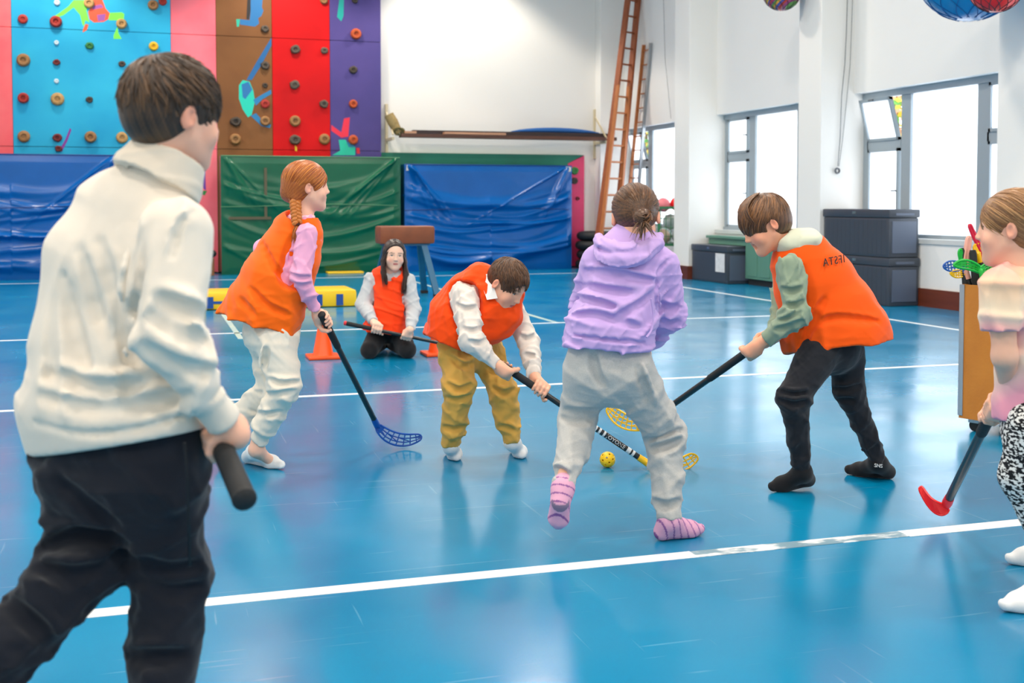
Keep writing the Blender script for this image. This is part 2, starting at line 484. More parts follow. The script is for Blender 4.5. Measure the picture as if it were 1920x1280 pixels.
for i in range(len(PIL)):
    py = PIL[i]; far = y1 if i == 0 else py+PW
    bbm.box((8.175, py-0.025, 0), (8.2, far, 0.21)); bbm.box((8.2, py-0.025, 0), (x1, py, 0.21))
    nxt = PIL[i+1]+PW if i+1 < len(PIL) else y0
    bbm.box((x1-0.025, nxt, 0), (x1, py-0.025, 0.21))
struct('baseboard_right', bbm, BASEM, label='brown wooden baseboard along the window wall')

# ---- windows
FRAME = mat('grey_window_frame', (160, 172, 180), 0.45, metal=0.2, bump=(30, 0.03))
def pane_material():
    m = bpy.data.materials.new('frosted_pane'); m.use_nodes = True; nt = m.node_tree; N = nt.nodes; L = nt.links
    N.remove(N['Principled BSDF']); out = N['Material Output']
    tr = N.new('ShaderNodeBsdfTranslucent'); tr.inputs['Color'].default_value = (0.93, 0.95, 0.97, 1)
    gl = N.new('ShaderNodeBsdfGlossy'); gl.inputs['Roughness'].default_value = 0.25; gl.inputs['Color'].default_value = (0.9, 0.92, 0.95, 1)
    mx = N.new('ShaderNodeMixShader'); mx.inputs['Fac'].default_value = 0.07
    L.new(tr.outputs[0], mx.inputs[1]); L.new(gl.outputs[0], mx.inputs[2]); L.new(mx.outputs[0], out.inputs['Surface']); return m
PANE = pane_material()
def make_window(n, yl, yr, hopper_open, label):
    """yl = far (left in view) edge, yr = near edge of the opening"""
    base = (8.85, (yl+yr)/2, SILL)
    w = empty('window_%d' % n, base, label, None, None, 'structure')
    a = yl-0.05; FX0, FX1 = 8.83, 8.89
    y_c1 = (a-0.06, a-0.70)            # left casement glass
    y_m1 = (a-0.74, a-0.90); y_big = (y_m1[1]-0.02, y_m1[1]-1.21); y_m2 = (y_big[1]-0.0, y_big[1]-0.15)
    y_c2 = (y_m2[1]-0.04, yr+0.08)
    TR0, TR1 = 1.88, 1.98
    f = MB()
    f.box((FX0-0.02, yr, HEAD-0.08), (FX1, yl, HEAD)); f.box((FX0-0.02, yr, SILL), (FX1, yl, SILL+0.05))
    f.box((FX0, a-0.05, SILL), (FX1, yl, HEAD)); f.box((FX0, yr, SILL), (FX1, y_c2[1], HEAD))
    f.box((FX0, y_big[0], SILL), (FX1, y_m1[0], HEAD)); f.box((FX0, y_c2[0], SILL), (FX1, y_big[1], HEAD))
    for (c0, c1) in (y_c1, y_c2): f.box((FX0, c1-0.03, TR0), (FX1, c0+0.03, TR1))
    f.build('window_frame', FRAME, w)
    MB().box((8.66, yr, SILL-0.05), (8.83, yl, SILL+0.005)).build('window_sill', mat('sill_stone', (205, 208, 208), 0.5), w)
    def pane(y_a, y_b, z0, z1): return MB().box((8.862, y_b, z0), (8.868, y_a, z1)).build('pane', PANE, w)
    pane(y_big[0], y_big[1], SILL+0.05, HEAD-0.08)
    def sash(c, z0, z1, tilt, handle=True):
        m = MB(); t = 0.035
        P = []
        def T(x, y, z):
            dz = z-z0; return (8.83+x-dz*math.sin(tilt)+0, y, z0+dz*math.cos(tilt)-x*math.sin(tilt)*0)
        for (ya, yb, za, zb) in ((c[0], c[0]-t, z0, z1), (c[1]+t, c[1], z0, z1), (c[0], c[1], z0, z0+t), (c[0], c[1], z1-t, z1)):
            V = [T(x, y, z) for x in (-0.015, 0.035) for y in (yb, ya) for z in (za, zb)]
            m.add(V, [(0, 1, 3, 2), (4, 6, 7, 5), (0, 4, 5, 1), (2, 3, 7, 6), (0, 2, 6, 4), (1, 5, 7, 3)])
        s_ = m.build('sash', FRAME, w)
        V = [T(x, y, z) for x in (0.008, 0.014) for y in (c[1]+t, c[0]-t) for z in (z0+t, z1-t)]
        MB().add(V, [(0, 1, 3, 2), (4, 6, 7, 5), (0, 4, 5, 1), (2, 3, 7, 6), (0, 2, 6, 4), (1, 5, 7, 3)]).build('pane', PANE, s_)
        if handle:
            yc = (c[0]+c[1])/2 if tilt else c[1]+0.02; zc = z1-0.02 if tilt else (z0+z1)/2
            p = T(-0.03, yc, zc); MB().beam(p, (p[0], p[1]+0.09, p[2]), 0.016, 0.02).beam((p[0]+0.03, p[1]+0.04, p[2]), (p[0], p[1]+0.04, p[2]), 0.016, 0.016).build('latch', mat('latch_metal', (120, 124, 128), 0.35, 0.8), s_)
    for (c, op) in ((y_c1, hopper_open), (y_c2, False)):
        sash(c, TR1, HEAD-0.08, math.radians(15) if op else 0.0)
        sash(c, SILL+0.05, TR0, 0.0)
    return w
wl = ['frosted window in the far bay beside the ladders, upper vent open', 'frosted window above the low storage chest, vents shut', 'widest frosted window behind the stacked chests, upper vent tilted open', 'frosted window beyond the right edge of the picture', 'frosted window close to the viewer on the right', 'frosted window behind the viewer']
for i in range(6):
    make_window(i+1, PIL[i], PIL[i+1]+PW, i in (0, 2), wl[i])

# ---- court lines (parts of the floor)
LINE = mat('white_line_paint', (236, 240, 242), 0.35, noise=(9, 0.5), rgb2=(190, 205, 214), thr=(0.55, 0.8))
WORN = mat('worn_line_paint', (232, 234, 234), 0.4, noise=(9, 0.95), rgb2=(104, 142, 160), thr=(0.42, 0.52), stretch=(1, 2.2, 1))
CREAM = mat('faded_yellow_line', (190, 205, 190), 0.4, noise=(8, 0.6), rgb2=(110, 170, 200))
def line(xa, ya, xb, yb, m=LINE, t=0.0015):
    MB().box((min(xa, xb), min(ya, yb), 0.0), (max(xa, xb), max(ya, yb), t)).build('floor_line', m, floor)
line(-0.24, 3.565, 1.78, 3.635); line(1.78, 3.565, 2.62, 3.632, WORN); line(2.62, 3.56, 7.3, 3.635, LINE)
line(x0+1, 7.285, 7.3, 7.34); line(x0+1, 11.06, 7.32, 11.12); line(x0+1, 18.9, 7.35, 18.96)
line(7.33, -2, 7.39, 18.96)
line(0.78, 10.6, 0.83, 18.9, CREAM); line(3.92, 11.12, 3.98, 18.9, CREAM)

# ================================================================== climbing wall
CW_Y = 20.75                                    # front face of the climbing panels
COLS = [(-4.4, -2.02, 'rose', (238, 74, 92), (255, 130, 130)), (-2.02, 0.47, 'blue', (50, 182, 218), (24, 150, 200)), (0.47, 1.21, 'pink', (255, 130, 142), (248, 92, 110)),
        (1.21, 2.15, 'brown', (140, 92, 52), (112, 70, 40)), (2.15, 3.15, 'red', (222, 2, 10), (190, 0, 8)), (3.15, 4.06, 'purple', (88, 74, 140), (72, 64, 126))]
cw = empty('climbing_wall', (0, CW_Y, 0), 'tall climbing wall of coloured vertical panels dotted with holds', 'climbing wall')
panels = {}
for (xa, xb, nm, c1, c2) in COLS:
    for (za, zb) in ((0.02, 2.13), (2.13, 4.06), (4.06, 5.9)):
        m = mat('climb_panel_'+nm, c1, 0.6, spec=0.25, noise=(0.9, 0.9), rgb2=c2, bump=(25, 0.06))
        o = MB().box((xa+0.003, CW_Y, za+0.004), (xb-0.003, y1-0.001, zb-0.004), 0.004).build('panel', m, cw)
        o['label'] = {'rose': 'rose red painted climbing panel', 'pink': 'pink painted climbing panel'}.get(nm, nm+' painted climbing panel')
        panels.setdefault(nm, []).append((za, zb, o))
HC = {'wood': (165, 118, 70), 'tan': (196, 152, 92), 'dark': (74, 62, 52), 'red': (176, 44, 34), 'maroon': (120, 34, 34), 'green': (48, 128, 62), 'yellow': (232, 182, 20), 'orange': (200, 84, 34), 'grey': (96, 84, 72), 'white': (214, 232, 240)}
HOLDS = {'blue': [(43, 36, 8, 'red'), (105, 41, 10, 'red'), (107, 5, 5, 'white'), (167, 6, 9, 'tan'), (228, 45, 9, 'tan'), (287, 10, 9, 'wood'), (305, 3, 7, 'red'), (168, 86, 7, 'green'), (288, 87, 8, 'yellow'), (106, 80, 4, 'white'),
                  (44, 113, 11, 'wood'), (106, 117, 6, 'maroon'), (229, 120, 6, 'dark'), (106, 152, 4, 'white'), (44, 184, 9, 'red'), (108, 186, 11, 'tan'), (168, 187, 6, 'dark'), (45, 256, 10, 'wood'), (108, 258, 8, 'maroon'), (170, 257, 10, 'wood'), (229, 258, 10, 'tan'), (110, 279, 6, 'maroon')],
         'brown': [(442, 228, 10, 'dark'), (441, 261, 10, 'wood'), (497, 54, 7, 'grey'), (497, 123, 8, 'grey'), (497, 160, 5, 'dark'), (497, 195, 8, 'red'), (497, 227, 9, 'wood')],
         'red': [(553, 93, 9, 'grey'), (608, 95, 7, 'grey'), (552, 159, 9, 'grey'), (607, 195, 8, 'grey'), (553, 227, 10, 'wood'), (553, 262, 10, 'grey'), (608, 261, 10, 'wood'), (607, 1, 7, 'wood')],
         'purple': [(667, 64, 10, 'orange'), (662, 131, 8, 'dark'), (662, 195, 8, 'orange'), (662, 262, 9, 'orange'), (665, 1, 6, 'dark')]}
def climb_hold(p, r, kind, parent, seed):
    rs = random.Random(seed); t = r*rs.uniform(0.55, 0.95)
    q = [rs.uniform(0.9, 1.1) for _ in range(14)]
    prof = [(r, 0), (r*1.02, t*0.35), (r*0.93, t*0.8), (r*0.74, t), (r*0.45, t*0.97), (r*0.4, t*0.62), (r*0.16, t*0.6), (r*0.14, t*0.7), (0.0001, t*0.7)]
    mb = MB().lathe(prof, p, 14, (0, -1, 0))
    V = np.array(mb.V); c = np.asarray(p)
    if kind in ('dark', 'maroon', 'green', 'grey'):
        for i in range(len(V)):
            k = q[i % 14]; V[i, 0] = c[0]+(V[i, 0]-c[0])*k; V[i, 2] = c[2]+(V[i, 2]-c[2])*k*0.9
    mb.V = [tuple(v) for v in V]
    return mb.build('hold', mat('hold_'+kind, HC[kind], 0.65, noise=(25, 0.6)), parent, smooth=True)
k = 0
for nm, lst in HOLDS.items():
    for (px, py, r, kind) in lst:
        p = PY(px, py, CW_Y); par = [o for (za, zb, o) in panels[nm] if za <= p[2] <= zb][0]; k += 1
        climb_hold(p, r*0.0096, kind, par, k)
FIG = {'blue': [((120, 235, 70), [(97, 33), (110, 25), (128, 12), (138, 0), (172, 0), (165, 8), (162, 20), (168, 42), (160, 38), (157, 50), (154, 44), (150, 28), (138, 14), (120, 28), (104, 34)]),
                ((240, 84, 50), [(172, -6), (190, -6), (198, 16), (206, 25), (203, 36), (194, 41), (176, 42), (168, 36), (165, 22), (172, 12)]), ((150, 80, 160), [(170, 12), (190, 8), (194, 14), (175, 18)]), ((150, 80, 160), [(182, 28), (198, 26), (196, 38), (184, 40)]),
                ((120, 235, 70), [(205, 24), (228, 23), (233, 26), (232, 36), (222, 38), (204, 38)]), ((120, 235, 70), [(220, 50), (222, 62), (228, 73), (213, 73), (213, 66)]), ((230, 90, 40), [(160, 45), (166, 46), (163, 56), (155, 61), (156, 54)]),
                ((130, 50, 150), [(131, 240), (134, 243), (126, 265), (116, 284), (110, 284), (122, 262)])],
       'brown': [((24, 110, 170), [(470, -8), (493, -8), (491, 14), (494, 20), (490, 30), (484, 34), (486, 44), (478, 50), (450, 46), (450, 36), (468, 38), (470, 20)]), ((24, 20, 22), [(464, -8), (470, -8), (470, 20), (467, 37), (462, 36)]), ((20, 180, 150), [(443, 36), (450, 36), (448, 50), (444, 50)]),
                 ((20, 100, 160), [(509, 70), (509, 85), (490, 122), (472, 150), (462, 150), (480, 118)]), ((10, 200, 175), [(448, 160), (455, 150), (468, 153), (475, 170), (478, 190), (472, 215), (465, 220), (455, 205), (448, 185)]), ((24, 110, 170), [(453, 158), (466, 153), (473, 168), (460, 186), (455, 182)]),
                 ((24, 120, 175), [(475, 187), (490, 178), (508, 168), (509, 176), (492, 186), (480, 198)]), ((24, 120, 175), [(470, 217), (480, 212), (492, 226), (508, 234), (506, 240), (490, 236)])],
       'purple': [((0, 160, 150), [(637, -6), (645, -6), (644, 30), (640, 40), (632, 32)]), ((236, 40, 70), [(621, 234), (640, 248), (645, 222), (656, 220), (653, 256), (640, 258), (621, 245)]), ((20, 190, 160), [(623, 291), (638, 282), (635, 262), (648, 262), (655, 275), (666, 275), (666, 291)]), ((20, 120, 160), [(650, 268), (662, 262), (664, 276), (654, 276)]), ((210, 20, 40), [(668, 277), (674, 277), (675, 288), (669, 288)])],
       'red': [((240, 190, 20), [(553, 272), (557, 276), (557, 284), (553, 282)])],
       'pink': [((110, 50, 160), [(384, 303), (376, 308), (365, 333), (372, 340), (376, 330), (380, 352), (386, 357)]), ((40, 130, 60), [(380, 357), (388, 358), (384, 366), (378, 364)])]}
k = 0
for nm, polys in FIG.items():
    for (c, poly) in polys:
        P = [PY(x, y, CW_Y-0.0015-0.0004*(k % 4)) for (x, y) in poly]; zc = sum(p[2] for p in P)/len(P); k += 1
        par = [o for (za, zb, o) in panels[nm] if za <= zc <= zb][0]
        MB().prism(P, (0, 0.0016, 0)).build('painted_figure', mat('figure_paint_%d_%d_%d' % c, c, 0.5), par)
# low traverse board, green with a pink end
lb = empty('traverse_board', (6.0, CW_Y, 0), 'low green climbing board with a pink end behind the blue mat', 'climbing board')
MB().prism([(4.06, CW_Y, 0.02), (7.6, CW_Y, 0.02), (7.6, CW_Y, 1.95), (7.93, CW_Y, 2.11), (4.06, CW_Y, 2.11)], (0, 0.148, 0)).build('panel', mat('board_green', (0, 116, 92), 0.5, noise=(1.2, 0.6)), lb)
pp = MB().prism([(7.604, CW_Y, 0.02), (7.93, CW_Y, 0.02), (7.93, CW_Y, 2.10), (7.604, CW_Y, 1.945)], (0, 0.148, 0)).build('panel', mat('board_pink', (226, 52, 104), 0.5, noise=(1.2, 0.5)), lb)
pp['label'] = 'pink end panel'
for (px, py, r, kd) in ((1077, 339, 7, 'dark'), (1077, 320, 8, 'green'), (1083, 372, 4, 'maroon')): climb_hold(PY(px, py, CW_Y), r*0.0096, kd, pp, px+py)

# ================================================================== crash mats
def vinyl(nm, c): return mat('vinyl_'+nm, c, 0.25, spec=0.42, noise=(2, 0.3), bump=(14, 0.06, 0.01))
def crash_mat(name, xa, xb, yf, z1, thick, m, seam_m, label, seed, tabs, amp=0.03):
    root = empty(name, ((xa+xb)/2, yf+thick/2, 0), label, 'crash mat', 'crash mats leaning on the far wall')
    rs = np.random.RandomState(seed); nu, nv = 190, 130
    u = np.linspace(0, 1, nu)[:, None]; v = np.linspace(0, 1, nv)[None, :]
    w = xb-xa; X = (u-0.5)*w; Z = v*z1
    edge = np.clip(np.minimum(np.minimum(u, 1-u)*w, np.minimum(v, 1-v)*z1)/0.12, 0, 1)
    d = np.zeros((nu, nv))
    # sagging folds hanging from the two top corners
    for i in range(13):
        s = rs.choice([-1, 1]); cx = s*w*rs.uniform(0.35, 0.6); sag = rs.uniform(0.25, 0.9); z0 = rs.uniform(0.02, 0.75)*z1; wd_ = rs.uniform(0.035, 0.085)
        zc = z0+sag*((X-cx*0.3)/(w*0.5))**2*np.where(X*s > 0, 1.0, 0.35)
        d += rs.uniform(0.5, 1.0)*np.exp(-((Z-zc)/wd_)**2)*(0.4+0.6*np.sin(3*X/w+rs.rand()*6)**2)*(1-0.55*v)
    for i in range(8):
        s = rs.choice([-1, 1]); sl = rs.uniform(0.5, 2.2)*s; x0_ = s*w*0.48; wd_ = rs.uniform(0.022, 0.05)
        d += 0.5*np.exp(-(((X-x0_)+(z1-Z)/sl)/wd_)**2)*np.clip((v-0.35)*2, 0, 1)
    Yf = yf-amp*d*edge-0.02*edge
    V = [(xa+u[i, 0]*w, Yf[i, j], Z[0, j]) for i in range(nu) for j in range(nv)]
    F = [(i*nv+j, (i+1)*nv+j, (i+1)*nv+j+1, i*nv+j+1) for i in range(nu-1) for j in range(nv-1)]
    n0 = len(V)
    rim = [i*nv for i in range(nu)]+[(nu-1)*nv+j for j in range(1, nv)]+[i*nv+nv-1 for i in range(nu-2, -1, -1)]+[j for j in range(nv-2, 0, -1)]
    for q in rim: V.append((V[q][0], yf+thick, V[q][2]))
    R = len(rim)
    F += [(rim[(i+1) % R], rim[i], n0+i, n0+(i+1) % R) for i in range(R)]; F.append(tuple(n0+i for i in range(R)))
    cover = mesh_obj('cover', V, F, m, root, smooth=True); cover.data.set_sharp_from_angle(angle=math.radians(50))
    # welded seam across the front
    zz = z1*0.58; js = int(round(zz/z1*(nv-1)))
    pts = [(xa+u[i, 0]*w, Yf[i, js]-0.003, Z[0, js]+0.02*math.sin(u[i, 0]*5+seed)) for i in range(0, nu, 5)]
    MB().tube(pts, 0.009, 6).build('seam', seam_m, root, smooth=True)
    MB().tube([(xa+0.01, yf-0.004, z1-0.005), (xb-0.01, yf-0.004, z1-0.005)], 0.012, 6).build('piping', seam_m, root, smooth=True)
    for (tx, tz) in tabs:
        cx, cz = xa+tx*w, tz*z1
        MB().prism([(cx-0.05, yf-0.03, cz-0.05), (cx+0.05, yf-0.03, cz-0.04), (cx+0.05, yf-0.03, cz+0.04), (cx-0.04, yf-0.03, cz+0.05)], (0, 0.02, 0)).build('corner_patch', mat('white_patch', (225, 222, 210), 0.5), root)
    return root
VB, VG = vinyl('blue', (0, 96, 178)), vinyl('green', (0, 96, 66))
VBD, VGD = mat('seam_blue', (10, 62, 130), 0.4), mat('seam_green', (70, 130, 90), 0.5)
crash_mat('crash_mat', -3.6, -0.36, 19.85, 1.97, 0.36, VB, VBD, 'blue vinyl crash mat at left behind the boy in white', 3, [], 0.09)
gm = crash_mat('crash_mat', 1.23, 4.29, 20.22, 2.0, 0.42, VG, VGD, 'green vinyl crash mat behind the red-haired girl', 11, [], 0.045)
tape = mat('brown_tape', (92, 84, 60), 0.5)
MB().box((1.94, 20.16, 0.95), (1.985, 20.17, 1.8)).build('tape_strip', tape, gm); MB().box((1.35, 20.15, 0.93), (2.05, 20.16, 0.975)).build('tape_strip', tape, gm)
crash_mat('crash_mat', 4.37, 7.50, 20.26, 1.89, 0.40, VB, VBD, 'wrinkled blue vinyl crash mat with white corner patches beside the tyres', 5, [(0.025, 0.965), (0.975, 0.965)], 0.10)

# ================================================================== vaulting buck
buck = empty('vaulting_buck', G(770, 552), 'brown leather vaulting buck on splayed teal legs', 'vaulting buck')
bc = PD(759, 440, 15.2)
LEA = mat('brown_leather', (140, 74, 40), 0.45, noise=(8, 0.5), rgb2=(104, 52, 28), bump=(60, 0.1))
b_ = MB().box((bc[0]-0.36, bc[1]-0.18, bc[2]-0.115), (bc[0]+0.36, bc[1]+0.18, bc[2]+0.115), 0.035).build('padded_top', LEA, buck, smooth=True)
TEAL = mat('teal_paint', (20, 92, 128), 0.4)
for sx in (-1, 1):
    for sy in (-1, 1):
        top = np.array([bc[0]+sx*0.22, bc[1]+sy*0.10, bc[2]-0.1]); bot = np.array([bc[0]+sx*0.34, bc[1]+sy*0.36, 0.03])
        lg = MB().beam(top, bot, 0.075, 0.06, (0, 1, 0)).build('leg', TEAL, buck)
        MB().box(bot-[0.045, 0.045, 0.03], bot+[0.045, 0.045, 0.012], 0.006).build('foot_pad', mat('black_rubber', (22, 22, 24), 0.7), lg)
MB().box((bc[0]-0.3, bc[1]-0.14, bc[2]-0.14), (bc[0]+0.3, bc[1]+0.14, bc[2]-0.1)).build('under_frame', TEAL, buck)

# ================================================================== yellow floor beam with blue straps
p0, p1 = G(372, 579), G(671, 575)
ym = empty('tumbling_mat', (p0+p1)/2, 'long low yellow padded tumbling mat with blue straps behind the girls', 'gym mat')
YV = mat('vinyl_yellow', (250, 200, 0), 0.3, spec=0.6, bump=(9, 0.1, 0.01)); BV = mat('strap_blue', (20, 74, 150), 0.5)
yy0, yy1 = 13.55, 14.25; xa, xb = p0[0]-0.02, p1[0]
MB().box((xa, yy0, 0.0), (xb, yy1, 0.20), 0.045).build('pad', YV, ym, smooth=True)
for px in (393, 598, 637):
    sx_ = PY(px, 560, yy0)[0]
    MB().box((sx_-0.04, yy0-0.008, 0.02), (sx_+0.04, yy0+0.03, 0.15)).build('strap', BV, ym)
MB().box((PY(400, 560, yy0)[0], yy0-0.006, 0.07), (PY(470, 560, yy0)[0], yy0+0.02, 0.10)).build('strap', BV, ym)
ys = G(652, 513)
o = MB().box((ys[0]-0.34, ys[1], 0.0), (ys[0]+0.28, ys[1]+0.25, 0.035), 0.012).build('foam_strip', YV); tag(o, 'small flat yellow foam strip on the floor below the green mat', 'foam strip')

# ================================================================== cones
def cone(name, px, py, label):
    c = G(px, py-2); r = empty(name, c, label, 'cone', 'orange marker cones on the floor')
    OR = mat('cone_orange', (255, 84, 8), 0.4)
    MB().lathe([(0.085, 0.025), (0.08, 0.03), (0.036, 0.27), (0.03, 0.285), (0.022, 0.285), (0.022, 0.2)], c, 24).build('cone_body', OR, r, smooth=True)
    MB().box((c[0]-0.125, c[1]-0.125, 0.0), (c[0]+0.125, c[1]+0.125, 0.026), 0.01).build('base', OR, r)
cone('marker_cone', 606, 673, 'orange marker cone behind the red-haired girl’s stick')
cone('marker_cone', 822, 667, 'orange marker cone half hidden behind the boy in mustard trousers')

# ================================================================== tyres, crate in the corner gaps
RUB = mat('tyre_rubber', (26, 27, 29), 0.6, bump=(30, 0.15))
def tyre(name, c, R, r, label, group=None, axis=(0, 0, 1)):
    root = empty(name, (c[0], c[1], c[2]-r*0.9), label, 'tyre', group)
    MB().torus(c, R-r, r, axis, 32, 12, 0.9).build('tread', RUB, root, smooth=True)
    MB().torus(c, R-2*r+0.012, 0.016, axis, 28, 8).build('bead', RUB, root, smooth=True)
for i, lab in enumerate(('bottom black tyre of the stack beside the blue mat', 'second black tyre up in the stack beside the blue mat', 'third black tyre up in the stack beside the blue mat', 'topmost black tyre of the stack beside the blue mat')):
    tyre('old_tyre', (7.93+0.025*(i % 2), 20.2, 0.088+0.172*i), 0.36, 0.094, lab, 'tyres stacked beside the blue mat')
tyre('old_tyre', (0.95, 20.2, 0.36), 0.2, 0.07, 'single black tyre on a wooden block beside the green mat')
o = MB().box((0.82, 20.0, 0), (1.1, 20.4, 0.29), 0.01).build('wooden_block', mat('rough_wood', (140, 88, 48), 0.7, noise=(7, 0.7), stretch=(1, 1, 8))); tag(o, 'rough brown wooden block under a tyre beside the green mat', 'wooden block')

# ================================================================== ladders
WOOD = mat('ladder_wood', (160, 84, 44), 0.5, noise=(5, 0.6), rgb2=(112, 54, 26), stretch=(6, 6, 0.6)); WOOD2 = mat('ladder_wood_pale', (188, 112, 58), 0.5, noise=(5, 0.5), stretch=(6, 6, 0.6))
ALU = mat('aluminium', (170, 174, 178), 0.35, 0.8)
def ladder(name, a0, a1, b0, b1, rw, rd, step, m, label, m2=None, rung=0.018, root=None):
    a0, a1, b0, b1 = map(lambda v: np.asarray(v, float), (a0, a1, b0, b1))
    root = root or empty(name, (a0+b0)/2, label, 'ladder', 'ladders leaning in the far corner')
    n = nrm(np.cross(b0-a0, a1-a0))
    for (p, q, mm) in ((a0, a1, m), (b0, b1, m2 or m)):
        MB().beam(p, q, rw, rd, n).build('rail', mm, root)
    L = np.linalg.norm(a1-a0); t = step*0.6
    while t < L-0.1:
        MB().tube([a0+(a1-a0)*t/L, b0+(b1-b0)*t/L], rung, 7).build('rung', m, root, smooth=True); t += step
    return root
def up_to(a, b, z): return a+(b-a)*((z-a[2])/(b[2]-a[2]))
A0, B0 = G(1113, 510), G(1149, 508); A0[2] = B0[2] = 0.0
ext = ladder('extension_ladder', A0, up_to(A0, PX(1177, 0, 8.36), 5.4), B0, up_to(B0, PX(1196, 0, 8.62), 5.4), 0.05, 0.11, 0.30, WOOD, 'tall dark wooden extension ladder leaning in the far corner')
d_ = np.array([0.10, -0.13, 0.0])
A2, B2 = A0+np.array([0.02, -0.12, 0]), B0+np.array([0.0, -0.12, 0])
t2a, t2b = up_to(A2, PX(1170, 60, 8.25), 3.3), up_to(B2, PX(1186, 60, 8.48), 3.3)
ladder('extension_ladder', A2, t2a, B2, t2b, 0.035, 0.07, 0.30, WOOD2, None, root=ext)
S0, S1 = G(1166, 500), PX(1207, 84, 8.62); S0[2] = 0.0
T0, T1 = S0+np.array([0.12, 0.32, 0]), S1+np.array([0.03, -0.34, -0.02])
ladder('wall_ladder', S0, S1, S0+np.array([0.08, -0.3, 0]), S1+np.array([0.01, -0.28, 0]), 0.03, 0.06, 0.26, WOOD2, 'short pale ladder leaning on the window wall', ALU, 0.013)

# ================================================================== wall rack with planks, rope roll
rack_y0, rack_y1 = 20.32, 20.72
PLW = mat('rack_plank', (104, 62, 44), 0.5, noise=(4, 0.7), rgb2=(60, 36, 30), stretch=(0.5, 8, 8)); PLP = mat('pale_plank', (206, 152, 118), 0.5, noise=(4, 0.4), stretch=(0.5, 8, 8))
def shelf_brk(px, label):
    x = PY(px, 230, 20.7)[0]; r = empty('shelf_bracket', (x, 20.85, 2.3), label, 'bracket', 'brackets of the plank rack'); m = mat('bracket_cream', (206, 192, 160), 0.5)
    MB().box((x-0.025, 20.85, 2.05), (x+0.025, 20.899, 2.98)).build('wall_strip', m, r)
    MB().beam((x, 20.88, 2.335), (x, 20.26, 2.335), 0.04, 0.05).build('arm', m, r)
    MB().beam((x, 20.87, 2.84), (x+0.0, 20.28, 2.40), 0.025, 0.025).build('brace', m, r)
shelf_brk(728, 'cream steel shelf bracket beside the purple panel'); shelf_brk(1122, 'cream steel shelf bracket beside the ladders')
def plank(name, pa, pb, ya, yb, za, zb, m, label):
    o = MB().box((PY(pa, 250, 20.4)[0], ya, za), (PY(pb, 250, 20.4)[0], yb, zb), 0.004).build(name, m); return tag(o, label, 'plank', 'planks on the wall rack')
plank('plank', 750, 1152, 20.28, 20.5, 2.362, 2.425, PLW, 'long dark brown plank lying on the wall brackets')
plank('plank', 756, 778, 20.27, 20.4, 2.427, 2.47, PLP, 'short pale plank end on the rack beside the purple panel')
plank('plank', 830, 945, 20.27, 20.4, 2.427, 2.465, PLP, 'pale plank in the middle of the wall rack')
plank('plank', 775, 1150, 20.42, 20.56, 2.43, 2.50, mat('dark_plank', (52, 40, 42), 0.5), 'blackish beam at the back of the wall rack')
bx0, bx1 = PY(955, 250, 20.6)[0], PY(1120, 250, 20.6)[0]
pts = [(bx0+(bx1-bx0)*t, 20.49, 2.508+0.042*math.sin(math.pi*t)**0.7) for t in np.linspace(0, 1, 12)]
o = MB().tube(pts, [0.008+0.042*math.sin(math.pi*q/11)**0.7 for q in range(12)], 10, squash=0.95).build('rolled_mat', mat('vinyl_rack_blue', (40, 100, 170), 0.4), smooth=True); tag(o, 'blue rolled mat lying behind the planks on the rack', 'rolled mat')
rp = empty('rope_roll', PY(738, 235, 20.5), 'bundle of rolled climbing rope at the end of the rack', 'rope')
RP = mat('rope_fibre', (166, 142, 92), 0.85, noise=(20, 0.6), bump=(40, 0.4))
a, b = PY(729, 215, 20.45), PY(748, 250, 20.4)
MB().tube([a, a*0.6+b*0.4, b], [0.085, 0.095, 0.07], 12).build('coil', RP, rp, smooth=True)
for i in range(5):
    c = b+np.array([0.0, 0, 0.0])+np.array([random.Random(i).uniform(-0.03, 0.03), -0.02*i, 0.03])
    MB().torus(c, 0.055+0.006*i, 0.012, (0.3, 0.9, 0.2*i), 16, 6).build('loop', mat('rope_dark', (110, 100, 56), 0.85), rp, smooth=True)

# ================================================================== storage chests
CHEST = mat('chest_plastic', (62, 68, 78), 0.42, bump=(90, 0.06)); CHEST_LIT = mat('chest_plastic_lit', (88, 98, 116), 0.4)  # second plastic is a lit copy: light reflected by the chest ends, in its colour
def chest(name, y_near, z0, label, group=None, paper=False, yl=1.4):
    xa, xb, h = 8.235, 8.665, 0.565
    r = empty(name, ((xa+xb)/2, y_near+yl/2, z0), label, 'storage chest', group)
    bd = MB().box((xa+0.012, y_near+0.012, z0), (xb-0.012, y_near+yl-0.012, z0+h-0.1), 0.02).build('body', CHEST, r, smooth=True)
    ld = MB().box((xa, y_near, z0+h-0.1), (xb, y_near+yl, z0+h), 0.02).build('lid', CHEST, r, smooth=True)
    n = 14
    for i in range(n):
        yc = y_near+0.06+(yl-0.12)*(i+0.5)/n
        MB().box((xa+0.009, yc-0.040, z0+0.03), (xa+0.016, yc+0.040, z0+h-0.12), 0.003).build('board', CHEST, bd)
    MB().box((xa+0.05, y_near+0.002, z0+0.05), (xb-0.05, y_near+0.018, z0+h-0.14), 0.006).build('end_panel', CHEST_LIT, bd)
    MB().box((xa+0.09, y_near-0.01, z0+h-0.075), (xb-0.09, y_near+0.004, z0+h-0.045), 0.004).build('handle', CHEST_LIT, ld)
    MB().box((xa-0.008, y_near+yl*0.5-0.03, z0+h-0.06), (xa+0.004, y_near+yl*0.5+0.03, z0+h-0.03)).build('lock', mat('lock_metal', (190, 192, 196), 0.3, 0.9), ld)
    if paper:
        MB().box((xa-0.002, y_near+0.08, z0+0.17), (xa+0.003, y_near+0.37, z0+0.45)).build('paper_notice', mat('paper_white', (226, 228, 230), 0.7, noise=(18, 0.5), rgb2=(190, 192, 196)), r)
    return r
